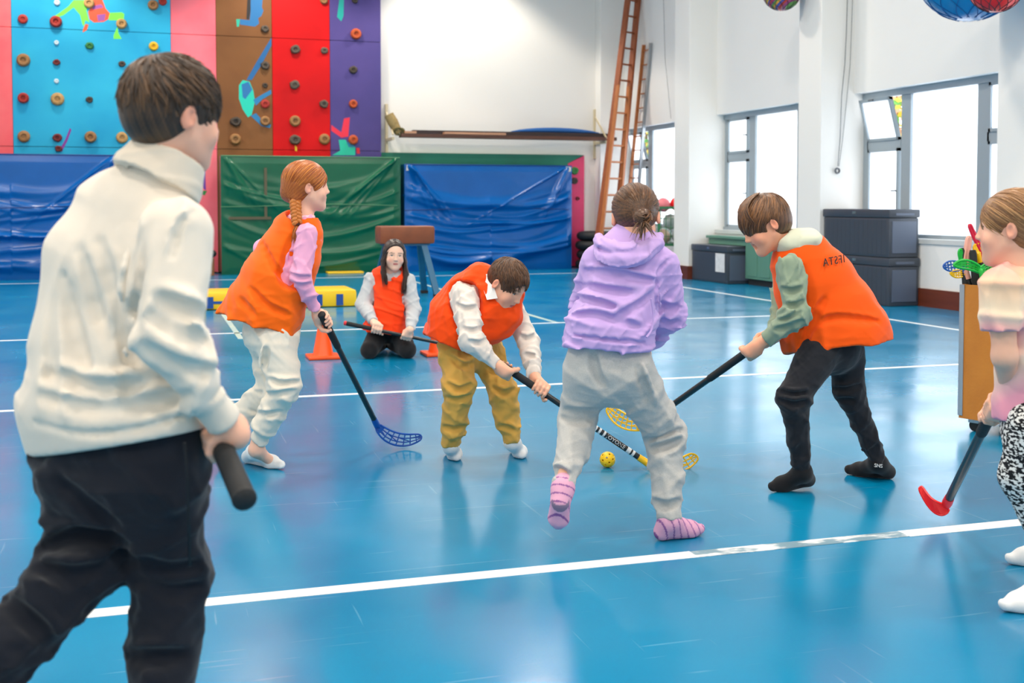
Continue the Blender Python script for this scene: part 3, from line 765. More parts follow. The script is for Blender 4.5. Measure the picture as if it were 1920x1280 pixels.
chest('storage_chest', 15.62, 0.0, 'low dark grey storage chest with a white paper notice', paper=True, yl=1.21)
chest('storage_chest', 11.66, 0.0, 'lower dark grey chest of the stack below the widest window', 'stacked storage chests')
chest('storage_chest', 11.67, 0.567, 'upper dark grey chest of the stack below the widest window', 'stacked storage chests')
# green radiator cover under the middle window
rc = empty('radiator_cover', (8.58, 15.0, 0), 'green panelled radiator cover under the middle window', 'radiator cover'); GR = mat('radiator_green', (92, 140, 122), 0.5)
MB().box((8.5, 13.68, 0.09), (8.655, 15.55, 0.66), 0.006).box((8.5, 15.55, 0.57), (8.655, 16.74, 0.66)).build('casing', GR, rc)
MB().box((8.47, 13.66, 0.66), (8.655, 16.78, 0.70), 0.006).build('top_board', GR, rc)
MB().box((8.53, 13.7, 0.0), (8.65, 15.5, 0.09)).build('gap_shade', mat('gap_shade_black', (30, 30, 30), 0.6), rc)  # black block put in as the shade of the gap under the casing
for i in range(5):
    yb_ = 13.75+0.36*i; MB().box((8.492, yb_, 0.13), (8.502, yb_+0.3, 0.62), 0.003).build('panel', GR, rc)

# ================================================================== ball cart in the far bay
cc = PX(1252, 440, 8.33); cx, cy = cc[0], max(cc[1], 17.72)
ct = empty('ball_cart', (cx, cy, 0), 'green wire ball cart beside the far white pillar', 'ball cart'); WG = mat('wire_green', (50, 120, 80), 0.5)
w2, zt = 0.30, 1.13
for z in (0.52, zt):
    fr = MB()
    for (a, b) in (((-w2, -w2), (w2, -w2)), ((w2, -w2), (w2, w2)), ((w2, w2), (-w2, w2)), ((-w2, w2), (-w2, -w2))): fr.beam((cx+a[0], cy+a[1], z), (cx+b[0], cy+b[1], z), 0.03, 0.04)
    fr.build('rim', WG, ct)

for (sx, sy) in ((-1, -1), (1, -1), (1, 1), (-1, 1)):
    MB().beam((cx+sx*w2, cy+sy*w2, 0.07), (cx+sx*w2, cy+sy*w2, zt), 0.03, 0.03).build('post', WG, ct)
    MB().lathe([(0.045, -0.015), (0.05, 0), (0.045, 0.015)], (cx+sx*w2, cy+sy*w2, 0.05), 14, (1, 0, 0)).build('caster', RUB, ct)
for s in (-1, 1):
    for i in range(7):
        q = -w2+0.6*(i+0.5)/7
        MB().beam((cx+q, cy+s*w2, 0.52), (cx+q, cy+s*w2, zt), 0.008, 0.008).build('wire', WG, ct); MB().beam((cx+s*w2, cy+q, 0.52), (cx+s*w2, cy+q, zt), 0.008, 0.008).build('wire', WG, ct)
    for z in (0.66, 0.80, 0.95): MB().beam((cx-w2, cy+s*w2, z), (cx+w2, cy+s*w2, z), 0.008, 0.008).build('wire', WG, ct)
MB().box((cx-w2, cy-w2, 0.50), (cx+w2, cy+w2, 0.53)).build('tray', mat('tray_grey', (110, 118, 116), 0.6), ct)
for (dx, dy, dz, r, c, lab) in ((0.10, -0.15, 1.19, 0.12, (232, 30, 34), 'bright red ball on top of the wire ball cart'), (-0.15, -0.14, 1.18, 0.115, (238, 130, 140), 'pink ball on top of the wire ball cart'), (-0.02, 0.13, 1.17, 0.115, (220, 60, 60), 'dull red ball at the back of the wire ball cart'),
                          (0.14, -0.14, 0.66, 0.125, (180, 190, 186), 'pale grey ball inside the wire ball cart'), (-0.14, -0.12, 0.655, 0.12, (196, 170, 150), 'beige ball inside the wire ball cart'), (0.0, 0.14, 0.66, 0.125, (150, 170, 160), 'grey-green ball at the back inside the wire ball cart'),
                          (0.02, -0.06, 0.895, 0.13, (170, 182, 178), 'grey ball resting on the others inside the wire ball cart'), (0.02, -0.05, 1.03, 0.02, (60, 120, 70), 'tiny green ball inside the wire ball cart')):
    if r < 0.05: continue
    o = MB().ball((cx+dx, cy+dy, dz), r, 24, 16).build('play_ball', mat('ball_%d_%d_%d' % c, c, 0.4, bump=(60, 0.08)), smooth=True); tag(o, lab, 'ball', 'balls in the wire cart')

# ================================================================== balls hanging in nets, cord
def netted_ball(name, c, r, m, netm, label, ztop=ROOM_H, patch=None):
    root = empty(name, (c[0], c[1], c[2]-r), label, 'ball'); c = np.asarray(c, float)
    b = MB().ball(c, r, 36, 24).build('ball_skin', m, root, smooth=True)
    nm_ = MB()
    for i in range(12):
        for s in (-1, 1):
            pts = []
            for t in np.linspace(0.08, 0.97, 22):
                a = 2*math.pi*i/12+s*t*2.4; th = math.pi*t
                pts.append(c+1.006*r*np.array([math.sin(th)*math.cos(a), math.sin(th)*math.sin(a), -math.cos(th)]))
            nm_.tube(pts, 0.0035, 4)
    nm_.build('net', netm, root); MB().tube([c+[0, 0, r], (c[0], c[1], ztop)], 0.006, 6).build('hanging_cord', netm, root)
def stripes(name, cols, scale):
    m = bpy.data.materials.new(name); m.use_nodes = True; N = m.node_tree.nodes; L = m.node_tree.links; b = N['Principled BSDF']; b.inputs['Roughness'].default_value = 0.35
    tc = N.new('ShaderNodeTexCoord'); w = N.new('ShaderNodeTexWave'); w.bands_direction = 'Z'; w.wave_profile = 'SAW'; w.inputs['Scale'].default_value = scale; w.inputs['Distortion'].default_value = 1.2; w.inputs['Detail'].default_value = 1
    mp = N.new('ShaderNodeMapping'); mp.inputs['Rotation'].default_value = (0.5, 0.3, 0); L.new(tc.outputs['Object'], mp.inputs['Vector'])
    r = N.new('ShaderNodeValToRGB'); r.color_ramp.interpolation = 'CONSTANT'
    L.new(mp.outputs['Vector'], w.inputs['Vector']); L.new(w.outputs['Fac'], r.inputs['Fac']); L.new(r.outputs['Color'], b.inputs['Base Color'])
    e = r.color_ramp.elements; e[0].color = lin(cols[0]); e[1].position = 1.0/len(cols); e[1].color = lin(cols[1])
    for i in range(2, len(cols)): q = e.new(i/len(cols)); q.color = lin(cols[i])
    return m
NETD, NETL = mat('net_dark', (60, 50, 60), 0.8), mat('net_blue', (20, 90, 150), 0.8)
c1 = PX(1466, -17, 7.9); netted_ball('striped_ball', c1, 0.25, stripes('ball_stripes', [(210, 60, 40), (60, 80, 160), (230, 160, 40), (90, 150, 60), (150, 50, 110)], 3.2), NETD, 'striped multicoloured ball hanging in a net by the middle pillar')
c2 = PX(1820, -60, 7.55); netted_ball('exercise_ball', c2, 0.50, mat('ball_cyan', (20, 128, 188), 0.25, spec=0.6), NETL, 'big blue exercise ball hanging in a net at upper right')
c3 = PX(1868, -28, 7.25); netted_ball('exercise_ball', c3, 0.24, mat('ball_red', (236, 30, 30), 0.3), NETD, 'smaller red ball hanging beside the big blue ball')
cd = empty('pulley_cord', PY(1570, 320, 13.05), 'thin grey pulley cord with a metal clip hanging by the pillar', 'cord'); CDM = mat('cord_grey', (120, 124, 128), 0.7)
cp = [PY(1590, -40, 13.05), PY(1587, 60, 13.05), PY(1584, 120, 13.05), PY(1578, 180, 13.05), PY(1575, 260, 13.05), PY(1571, 312, 13.05)]
MB().tube(cp, 0.006, 5).build('cord', CDM, cd); MB().tube([PY(1600, -40, 13.06), PY(1594, 120, 13.06), PY(1580, 260, 13.06), PY(1573, 312, 13.05)], 0.004, 5).build('cord', CDM, cd)
MB().torus(PY(1570, 320, 13.05), 0.03, 0.012, (0, 1, 0), 16, 8).build('clip', mat('clip_steel', (110, 112, 116), 0.3, 0.9), cd, smooth=True)
o = MB().tube([PX(1243, -40, 8.6), PX(1247, 110, 8.6), PX(1258, 222, 8.6)], 0.004, 5).build('thin_cord', CDM); tag(o, 'thin dark cord hanging down the wall above the far window', 'cord')

# ================================================================== trees outside the open vents
def outside_tree(px, py, X, label, seed, cols):
    c = PX(px, py, X); r = empty('garden_tree', (c[0], c[1], 0), label, 'tree'); rs = np.random.RandomState(seed)
    MB().tube([(c[0], c[1], 0), (c[0]+0.1, c[1], 1.2), (c[0], c[1]+0.1, 2.2), (c[0]-0.1, c[1], 3.0)], [0.09, 0.07, 0.05, 0.02], 8).build('trunk', mat('bark', (92, 76, 60), 0.9), r, smooth=True)
    for q, cl in enumerate(cols):
        mb = MB()
        for i in range(420):
            p = np.array([c[0], c[1], 2.55])+rs.normal(size=3)*np.array([0.35, 0.75, 0.6]); a = nrm(rs.normal(size=3)); b = nrm(np.cross(a, rs.normal(size=3))); s = rs.uniform(0.05, 0.1)
            mb.add([p-a*s, p+b*s*0.5, p+a*s, p-b*s*0.5], [(0, 1, 2, 3)])
        o = mb.build('foliage', mat('leaf_%d_%d' % (seed, q), cl, 0.6), r, fix=False); o['kind'] = 'stuff'
outside_tree(1690, 190, 10.7, 'yellowing leafy tree outside the open vent of the widest window', 4, [(226, 190, 60), (96, 160, 70), (206, 150, 110)])
outside_tree(1218, 258, 10.6, 'green leafy tree outside the open vent of the far window', 8, [(60, 120, 50), (170, 150, 60)])

# ================================================================== floorball sticks
BLK = mat('stick_carbon', (24, 26, 29), 0.32, spec=0.6); GRIP = mat('stick_grip', (30, 31, 33), 0.75, bump=(120, 0.3, 0.002))
def resample(P, n):
    P = np.asarray(P, float); L = np.concatenate([[0], np.cumsum(np.linalg.norm(np.diff(P, axis=0), axis=1))]); t = np.linspace(0, L[-1], n)
    Q = np.stack([np.interp(t, L, P[:, i]) for i in range(3)], 1)
    for _ in range(2): Q[1:-1] = (Q[:-2]+2*Q[1:-1]+Q[2:])/4
    return Q
def stick(top, neck, te, be, rgb, label, group, blade_cap=None, shaft_r=0.0135, nrib=8, solid=False, thick=0.008, grip_len=0.28):
    """top/neck = shaft ends; te/be = top and bottom edge of the blade, heel to tip"""
    top, neck = np.asarray(top, float), np.asarray(neck, float)
    low = min(top[2], neck[2]); r = empty('floorball_stick', (neck[0], neck[1], max(0, low-0.06)), label, 'floorball stick', group)
    MB().tube([top, neck], shaft_r, 14).build('shaft', BLK, r, smooth=True)
    d = nrm(neck-top)
    MB().tube([top-d*0.004, top+d*0.01, top+d*grip_len, top+d*(grip_len+0.01)], [shaft_r*1.15, shaft_r*1.28, shaft_r*1.2, shaft_r*1.02], 14).build('grip', GRIP, r, smooth=True)
    MB().lathe([(0.0001, -0.02), (shaft_r*0.9, -0.018), (shaft_r*1.32, -0.012), (shaft_r*1.32, 0.0)], top, 14, d).build('end_cap', blade_cap or GRIP, r, smooth=True)
    if te is None: return r
    m = mat('blade_%d_%d_%d' % rgb, rgb, 0.35, spec=0.5)
    T, B = resample(te, nrib+1), resample(be, nrib+1)
    n = nrm(np.cross(T[nrib//2]-B[nrib//2], T[-1]-T[0])); g = MB()
    rim = list(T)+list(B[::-1])
    loop = np.array(rim+[rim[0], rim[1]]); g.tube(resample(np.array(rim+[rim[0]]), 40), thick*0.62, 6)
    if solid:
        for i in range(nrib):
            q = [T[i], T[i+1], B[i+1], B[i]]; g.prism([p-n*thick*0.4 for p in q], n*thick*0.8)
    else:
        for f in (0.34, 0.67): g.tube([T[i]*(1-f)+B[i]*f for i in range(nrib+1)], thick*0.4, 5)
        for i in range(1, nrib):
            g.tube([T[i], B[i]], thick*0.4, 5)
            if i % 2: g.tube([T[i-1]*0.66+B[i-1]*0.34, T[min(i+1, nrib)]*0.34+B[min(i+1, nrib)]*0.66], thick*0.35, 5)
        g.prism([p-n*thick*0.4 for p in (T[0], T[1], B[1], B[0])], n*thick*0.8)
    g.build('blade', m, r, smooth=True)
    hm = (T[0]+B[0])/2
    MB().tube([neck-d*0.05, neck, neck*0.4+hm*0.6, hm+(T[1]-T[0])*0.6], [shaft_r*1.12, shaft_r*1.25, shaft_r*1.0, thick*0.6], 12).build('hosel', m, r, smooth=True)
    return r

# ================================================================== people
FAB = dict(rough=0.9, spec=0.2, sheen=0.15, bump=(420, 0.18, 0.002))
SKIN = (236, 176, 146)
def jit(P, a=0.0): return P
def chain(f, pts, k=0.03, fold=0.0, turns=3, seed=0, capa=False, capb=False):
    for i in range(len(pts)-1):
        (a, ra), (b, rb) = pts[i], pts[i+1]
        fo = (fold, turns, seed*7+i) if fold else None
        f.add(Cone(a, b, ra, rb, capa and i == 0, capb and i == len(pts)-2, fo), k if i or True else 0)
def bounds(P, pad):
    P = np.asarray(P); return P.min(0)-pad, P.max(0)+pad

class Person:
    def __init__(s, D, base, label):
        s.D = D; s.root = empty('person', (base[0], base[1], 0), label, 'person'); s.body = []; s.late = []
    def J(s, x, y, dz=0.0): return PD(x, y, s.D+dz)
    def row(s, l, r, b):
        L, R = s.J(*l), s.J(*r); x = R-L; return ((L+R)/2, np.linalg.norm(x)/2, b, nrm(x))
    def rows(s, f, rows, k=0.03, grow=0.0):
        R = [s.row(*q) for q in rows]
        for (c0, a0, b0, x0_), (c1, a1, b1, x1_) in zip(R[:-1], R[1:]): f.add(ECap(c0, c1, a0+grow, b0+grow, a1+grow, b1+grow, x0_, x1_), k)
        return R
    def hemcut(s, f, R):
        c0, c1 = R[-2][0], R[-1][0]; n = nrm(c1-c0); x = R[-1][3]; f.plane(c1, n-x*(n@x))
    def part(s, name, f, m, colors=None, parent=None, label=None):
        V, Q = f.mesh(); col = colors(V) if colors else None
        o = mesh_obj(name, V, Q, m, parent or s.root, smooth=True, colors=col)
        if label: o['label'] = label
        return o
    def hit(s, f, x, y):
        """first point of the field's surface seen along a photo pixel"""
        for D in np.arange(s.D-0.45, s.D+0.45, 0.004):
            P = PD(x, y, D); i = np.round((P-f.lo)/f.h).astype(int)
            if (i >= 0).all() and (i < f.n).all() and f.F[tuple(i)] < 0: return P
        return None
    def crease(s, f, lines, r=0.006, k=0.02, deep=0.0):
        """presses folds into the cloth along lines, and raises a soft ridge beside each"""
        todo = []
        for L in lines:
            q = [s.hit(f, *p) for p in resample([(x, y, 0) for x, y in L], 3*len(L))[:, :2]]; todo.append([p for p in q if p is not None])
        for q in todo:
            n = len(q)
            for i in range(n-1):
                t = math.sin(math.pi*(i+0.7)/n)**0.6
                if np.linalg.norm(q[i+1]-q[i]) < 0.09:
                    v = nrm(q[i]-EYE); up = np.cross(v, nrm(q[i+1]-q[i]+1e-6)); up = up if up[2] > 0 else -up
                    f.add(Cone(q[i]+up*r*2.6+v*r*0.5, q[i+1]+up*r*2.6+v*r*0.5, r*0.9*t, r*0.9*t), k*0.9)
            for i in range(n-1):
                t = math.sin(math.pi*(i+0.7)/n)**0.6
                if np.linalg.norm(q[i+1]-q[i]) < 0.09: f.sub(Cone(q[i]+nrm(q[i]-EYE)*deep, q[i+1]+nrm(q[i+1]-EYE)*deep, r*t, r*t), k)
    # ---- head frame
    def set_head(s, px, py, dz, fwd, up, hh, skin=SKIN, hair=(60, 40, 28), smile=False, mouth_open=0.0):
        s.hc = s.J(px, py, dz); F_ = nrm(RIGHT*fwd[0]+AWAY*fwd[1]+UP*fwd[2]); U_ = RIGHT*up[0]+AWAY*up[1]+UP*up[2]
        U_ = nrm(U_-F_*(U_@F_)); R_ = np.cross(F_, U_); s.hA = np.stack([R_, F_, U_]); s.hs = hh/0.225; s.skin = skin; s.hairc = hair; s.mo = mouth_open
    def H(s, x, y, z): return s.hc+s.hs*(np.array([x, y, z])@s.hA)
    def L(s, V): return ((V-s.hc)@s.hA.T)/s.hs
    def head(s, f, neck):
        H, q, A = s.H, s.hs, s.hA
        E = lambda c, r: Ell(H(*c), np.array(r)*q, A)
        f.add(E((0, -0.012, 0.028), (0.074, 0.093, 0.084)), 0.0)
        f.add(E((0, 0.026, -0.022), (0.061, 0.061, 0.076)), 0.03*q)
        f.add(E((0, 0.040, -0.064), (0.047, 0.042, 0.037)), 0.03*q)
        for sx in (-1, 1):
            f.add(Cone(H(sx*0.049, 0.006, -0.045), H(sx*0.014, 0.064, -0.092), 0.017*q, 0.015*q), 0.025*q)
            f.add(E((sx*0.040, 0.058, -0.034), (0.024, 0.019, 0.023)), 0.02*q)      # cheeks
            f.sub(E((sx*0.031, 0.098, 0.006), (0.021, 0.020, 0.013)), 0.014*q)      # eye sockets
            f.add(E((sx*0.031, 0.0635, 0.006), (0.0150, 0.0140, 0.0135)), 0.005*q); f.sub(E((sx*0.031, 0.080, 0.0055), (0.0125, 0.014, 0.0052)), 0.002*q)
        f.add(E((0, 0.070, -0.092), (0.016, 0.012, 0.012)), 0.018*q)               # chin
        f.add(Cone(H(0, 0.080, 0.014), H(0, 0.095, -0.02), 0.0068*q, 0.0085*q), 0.014*q)  # nose
        f.add(E((0, 0.0975, -0.0225), (0.009, 0.0085, 0.0075)), 0.006*q)
        for sx in (-1, 1): f.add(E((sx*0.010, 0.090, -0.026), (0.006, 0.008, 0.0055)), 0.006*q)
        f.add(E((0, 0.080, -0.050), (0.019, 0.0105, 0.006)), 0.007*q); f.add(E((0, 0.078, -0.060), (0.016, 0.0105, 0.006)), 0.006*q)
        if s.mo: f.sub(E((0, 0.090, -0.058), (0.026, 0.028, s.mo)), 0.004*q)
        else: f.sub(E((0, 0.0935, -0.055), (0.019, 0.006, 0.0014)), 0.004*q)
        for sx in (-1, 1):
            B = np.stack([nrm(A[0]*1.0+A[1]*0.35*sx*-1), nrm(np.cross(A[2], nrm(A[0]+A[1]*0.35*sx*-1))), A[2]])
            f.add(Ell(H(sx*0.080, -0.012, -0.006), np.array([0.010, 0.0165, 0.027])*q, B), 0.008*q)
            f.sub(Ell(H(sx*0.091, -0.008, -0.004), np.array([0.010, 0.0095, 0.0175])*q, B), 0.004*q)
        f.add(Cone(H(0, -0.022, -0.05), neck, 0.047*q, 0.052*q), 0.03*q)
    def skin_colors(s, V):
        c = np.tile(np.array(lin(s.skin)), (len(V), 1)); Lc = s.L(V); x, y, z = Lc.T
        lip = (np.abs(x) < 0.019) & (np.abs(z+0.055) < 0.0085-0.16*np.abs(x)) & (y > 0.070); c[lip] = lin((206, 112, 104))
        ins = lip & (s.mo > 0) & (y < 0.083); c[ins] = lin((120, 40, 38))
        ck = np.exp(-(((np.abs(x)-0.042)/0.02)**2+((z+0.032)/0.02)**2))*(y > 0.03)*0.35
        c = c*(1-ck[:, None])+np.array(lin((226, 120, 104)))*ck[:, None]
        br = (np.abs(np.abs(x)-0.032) < 0.019) & (np.abs(z-0.0275+0.22*np.maximum(np.abs(x)-0.034, 0)) < 0.003) & (y > 0.05); c[br] = c[br]*0.35+np.array(lin(s.hairc))*0.65
        ear = (np.abs(x) > 0.074) & (np.abs(z) < 0.045) & (np.abs(y) < 0.05); c[ear] = c[ear]*0.6+np.array(lin((230, 130, 104)))*0.4
        c[:, 3] = 1; return c
    def eyes(s, parent):
        for sx in (-1, 1):
            e = s.H(sx*0.031, 0.0635, 0.006); r = 0.0122*s.hs
            o = MB().ball(e, r, 16, 12, s.hA).build('eye', mat('eye_white', (236, 232, 226), 0.25), parent, smooth=True)
            MB().ball(e+s.hA[1]*r*0.66, np.array([0.0062, 0.0046, 0.0062])*s.hs, 12, 8, s.hA).build('iris', mat('iris_brown', (46, 28, 18), 0.2), o, smooth=True)
            lid = [s.H(sx*(0.031+0.0135*math.cos(a)), 0.0765-0.006*abs(math.cos(a)), 0.0055+0.0062*math.sin(a)) for a in np.linspace(0.1, math.pi-0.1, 9)]
            MB().tube(lid, 0.0017*s.hs, 5).build('eyelid', mat('lash_line', (60, 40, 34), 0.6), o, smooth=True)
    # ---- hands
    def grip(s, f, wrist, c, axis, flip=1, hs=1.0, thumb=1):
        """fist closed round an axis through c; returns the knuckle side"""
        a = nrm(axis); e1 = np.asarray(wrist)-c; e1 = nrm(e1-a*(e1@a)); e2 = np.cross(a, e1)*flip; R = 0.0235*hs
        P = lambda ang, off, rad=1.0: c+a*off+(e1*math.cos(math.radians(ang))+e2*math.sin(math.radians(ang)))*R*rad
        w = np.asarray(wrist)
        lens = (0.9, 1.0, 0.95, 0.8)
        for i, off in enumerate((0.029, 0.010, -0.009, -0.027)):
            off *= hs; kn = P(42, off, 1.55); pm = P(-22, off*0.8, 1.5)
            f.add(Cone(w*0.55+pm*0.45, kn, 0.017*hs, 0.0105*hs), 0.012); f.add(Cone(pm, kn, 0.011*hs, 0.0105*hs), 0.008)
            q = [kn]+[P(42+ang*lens[i], off*1.04, rd) for ang, rd in ((62, 1.1), (125, 1.0), (178, 1.02))]
            rr = [0.0102, 0.0092, 0.0082, 0.0072]
            for j in range(3): f.add(Cone(q[j], q[j+1], rr[j]*hs, rr[j+1]*hs), 0.004)
        f.add(Cone(w, P(5, 0, 1.6), 0.024*hs, 0.024*hs), 0.02)
        t0 = P(-30, 0.018*hs*thumb, 1.7); t = [t0, P(-72, 0.040*hs*thumb, 1.25), P(-118, 0.046*hs*thumb, 1.08), P(-158, 0.05*hs*thumb, 1.05)]
        f.add(Cone(w*0.5+t0*0.5, t[0], 0.016*hs, 0.014*hs), 0.012)
        for j, (ra, rb) in enumerate(((0.013, 0.0112), (0.0112, 0.0098), (0.0098, 0.0082))): f.add(Cone(t[j], t[j+1], ra*hs, rb*hs), 0.005)
    # ---- feet
    def foot(s, f, ankle, heel, toe, r=1.0, ground=True, k=0.015):
        ankle, heel, toe = map(np.asarray, (ankle, heel, toe)); d = toe-heel; up = nrm(ankle-heel*0.6-toe*0.4)
        ball = heel+d*0.72
        f.add(Cone(ankle, heel+up*0.006, 0.033*r, 0.029*r), k); f.add(Cone(heel, ball, 0.028*r, 0.031*r, flat=(up, 1.25)), k)
        f.add(Cone(ankle-up*0.01, ball+up*0.006, 0.034*r, 0.024*r), 0.03); f.add(Cone(ball, toe, 0.031*r, 0.020*r, flat=(up, 1.35)), k)
    def sock(s, m, ankle, heel, toe, r=1.05, cuff=None, colors=None, h=0.0045, ground=True):
        f = Fld(*bounds([ankle, heel, toe]+([cuff[0]] if cuff else []), 0.08), h); s.foot(f, ankle, heel, toe, r)
        if ground: f.plane((0, 0, 0.002), (0, 0, -1))
        if cuff: f.add(Cone(ankle, cuff[0], cuff[1], cuff[2]), 0.01)
        return s.part('sock', f, m, colors)
    # ---- hair
    def hair_base(s, grow=1.0, front=0.058, nape=0.05, h=0.0032, pad=0.16, ears=True, back=0.0, occ=1.0):
        f = Fld(s.hc-pad*s.hs, s.hc+pad*s.hs, h); H, q, A = s.H, s.hs, s.hA
        s.hcen = np.array([0, -0.014, 0.030]); s.hrad = np.array([0.084, 0.103, 0.092])*grow
        f.add(Ell(H(*s.hcen), s.hrad*q, A)); f.add(Ell(H(0, -0.045-back, -0.015), np.array([0.066, 0.062, 0.062])*q*grow*occ, A), 0.03*q)
        n1 = nrm(np.array([0, 0.92, -0.39])@A); f.plane(H(0, front*0.92, front*-0.39), n1)
        n2 = nrm(np.array([0, 0.5, -1.0])@A); f.plane(H(0, 0, -nape), n2)
        if ears:
            for sx in (-1, 1): f.sub(Ell(H(sx*0.086, 0.004, -0.02), np.array([0.02, 0.026, 0.036])*q, A), 0.006)
        return f
    def keep(s, p, front=0.058, nape=0.05):
        return p[1]*0.92-p[2]*0.39 < front and 0.5*p[1]-p[2] < nape*1.0 and not (abs(p[0]) > 0.066 and abs(p[1]-0.004) < 0.026 and abs(p[2]+0.02) < 0.036)
    def lock(s, mb, pts, r0, taper=0.25, n=5):
        pts = resample([s.H(*p) for p in pts], max(5, len(pts))); m = len(pts)
        rad = [s.hs*r0*(0.55+0.45*math.sin(math.pi*min(1, (i+0.6)/m*1.25)))*(1 if i < m-2 else (0.7 if i < m-1 else taper)) for i in range(m)]
        a = len(mb.V); mb.tube(pts, rad, n, caps=False, squash=0.55); mb.__dict__.setdefault('T', []).append((a, len(mb.V)))
    def surf(s, p, lift=1.0):
        d = (np.asarray(p)-s.hcen)/s.hrad; return s.hcen+d/np.linalg.norm(d)*s.hrad*lift
    def flow_locks(s, mb, N, seed, length, r0, target=None, crown=(0, -0.05, 0.12), fwd=0.0, front=0.058, nape=0.05, lift=1.0, wild=0.3, region=None, loose=0.012, earstop=True):
        rs = np.random.RandomState(seed); k = 0; tries = 0
        while k < N and tries < N*20:
            tries += 1
            p = s.surf(s.hcen+rs.normal(size=3))
            if not s.keep(p, front, nape) or (region and not region(p)): continue
            pts = [p*0.985]; q = p.copy(); L = length*rs.uniform(0.7, 1.2)
            for j in range(6):
                if earstop and abs(q[0]) > 0.058 and abs(q[1]-0.0) < 0.032 and -0.062 < q[2] < 0.020: break
                d = (np.asarray(target)-q) if target is not None else (q-np.asarray(crown))
                if fwd and q[2] > 0.03: d = nrm(d)+np.array([0, fwd, 0])
                d = nrm(d)+rs.normal(size=3)*wild*0.35; nn = nrm((q-s.hcen)/s.hrad**2); d = nrm(d-nn*(d@nn))
                if target is not None and np.linalg.norm(np.asarray(target)-q) < L/6: break
                q = s.surf(q+d*L/6, lift+0.01*rs.rand()+(loose*rs.rand()*2 if j >= 4 else 0)); pts.append(q.copy())
            if len(pts) < 4: continue
            s.lock(mb, pts, r0*rs.uniform(0.7, 1.3)); k += 1
    def finish_hair(s, f, mb, dark, light, rough=0.45, seed=1, pole=None):
        rs = np.random.RandomState(seed); V, Q = f.mesh(); nV = len(V)
        Lc = s.L(V); ax_ = np.asarray(pole if pole is not None else (0, -0.06, 0.13)); n_ = nrm(s.hcen-ax_); e1_ = nrm(np.cross(n_, (0.9, 0.1, 0.3))); e2_ = np.cross(n_, e1_)
        r_ = Lc-ax_; a_ = np.arctan2(r_@e2_, r_@e1_); l_ = np.linalg.norm(r_, axis=1)
        t = np.clip(0.5+0.2*np.sin(31*a_+6*l_)+0.2*np.sin(67*a_+1+20*l_)+0.22*np.sin(113*a_+2+9*np.sin(30*l_)), 0, 1)**1.5*0.5
        cols = np.array(lin(dark))*(1-t[:, None])+np.array(lin(light))*t[:, None]
        if mb is not None and len(mb.V):
            V2 = np.array(mb.V); Fq = np.array([q for q in mb.F if len(q) == 4]); tw = np.full(len(V2), 0.45)
            for (a_, b_) in getattr(mb, 'T', []): tw[a_:b_] = 0.10+0.62*rs.rand()**1.6
            c2 = np.array(lin(dark))*(1-tw[:, None])+np.array(lin(light))*tw[:, None]
            V = np.concatenate([V, V2]); Q = np.concatenate([Q, Fq+nV]); cols = np.concatenate([cols, c2])
        cols[:, 3] = 1
        return mesh_obj('hair', V, Q, mat('hair_strands_%d' % int(rough*100), (80, 60, 40), rough, spec=0.5, vcol=True, bump=(90, 0.35, 0.004), stretch=(1, 1, 0.35)), s.root, smooth=True, colors=cols)
    def body_mesh(s, f):
        o = s.part('body', f, mat('skin', SKIN, 0.5, vcol=True, spec=0.4, sss=0.12), s.skin_colors); s.eyes(o); return o

def band(f, a, b, ra, rb, k=0.004): f.add(Cone(a, b, ra, rb, True, True), k)
def fabric(name, rgb, **kw):
    d = dict(FAB); d.update(kw); return mat('fabric_'+name, rgb, **d)
def core(f, pts, r, k=0.03):
    for a, b in zip(pts[:-1], pts[1:]): f.add(Cone(a, b, r, r), k)
def mid(a, b, t): return np.asarray(a)*(1-t)+np.asarray(b)*t

def sleeve(f, sh, el, wr, rs, re, rw, seed, fold=0.006, cuff=True, k=0.03, cl=0.055):
    """sweatshirt sleeve: loose arm, gathered above a ribbed cuff"""
    d = nrm(wr-el); c0 = wr-d*cl
    f.add(Cone(sh, el, rs, re, fold=(fold, 2.2, seed)), k); f.add(Cone(el, c0-d*0.012, re, rw*1.36, capb=True, fold=(fold, 2.4, seed+1)), k*0.8)
    f.add(Cone(c0-d*0.02, c0+d*0.006, rw*1.34, rw*1.08, True, True), 0.01); f.add(Cone(c0-d*0.01, wr, rw*1.08, rw, capb=True), 0.004)
def trouser_leg(f, hip, kn, an, rh, rk, ra, seed, fold=0.007, cuff=True, k=0.04, cl=0.05, gather=1.35):
    d = nrm(an-kn); c0 = an-d*cl
    f.add(Cone(hip, kn, rh, rk, fold=(fold, 1.8, seed)), k); f.add(Cone(kn, c0-d*0.014, rk, ra*gather if cuff else ra, capb=cuff, fold=(fold, 2.6, seed+1)), k*0.8)
    if cuff: f.add(Cone(c0-d*0.022, c0+d*0.008, ra*gather*0.99, ra*1.1, True, True), 0.012); f.add(Cone(c0-d*0.012, an, ra*1.1, ra, capb=True), 0.004)
    else: f.add(Cone(c0, an, ra, ra, capb=True), 0.01)
def limb_core(f, a, b, c, r=(0.028, 0.022, 0.02)):
    f.add(Cone(a, b, r[0], r[1]), 0.02); f.add(Cone(b, c, r[1], r[2]), 0.02)

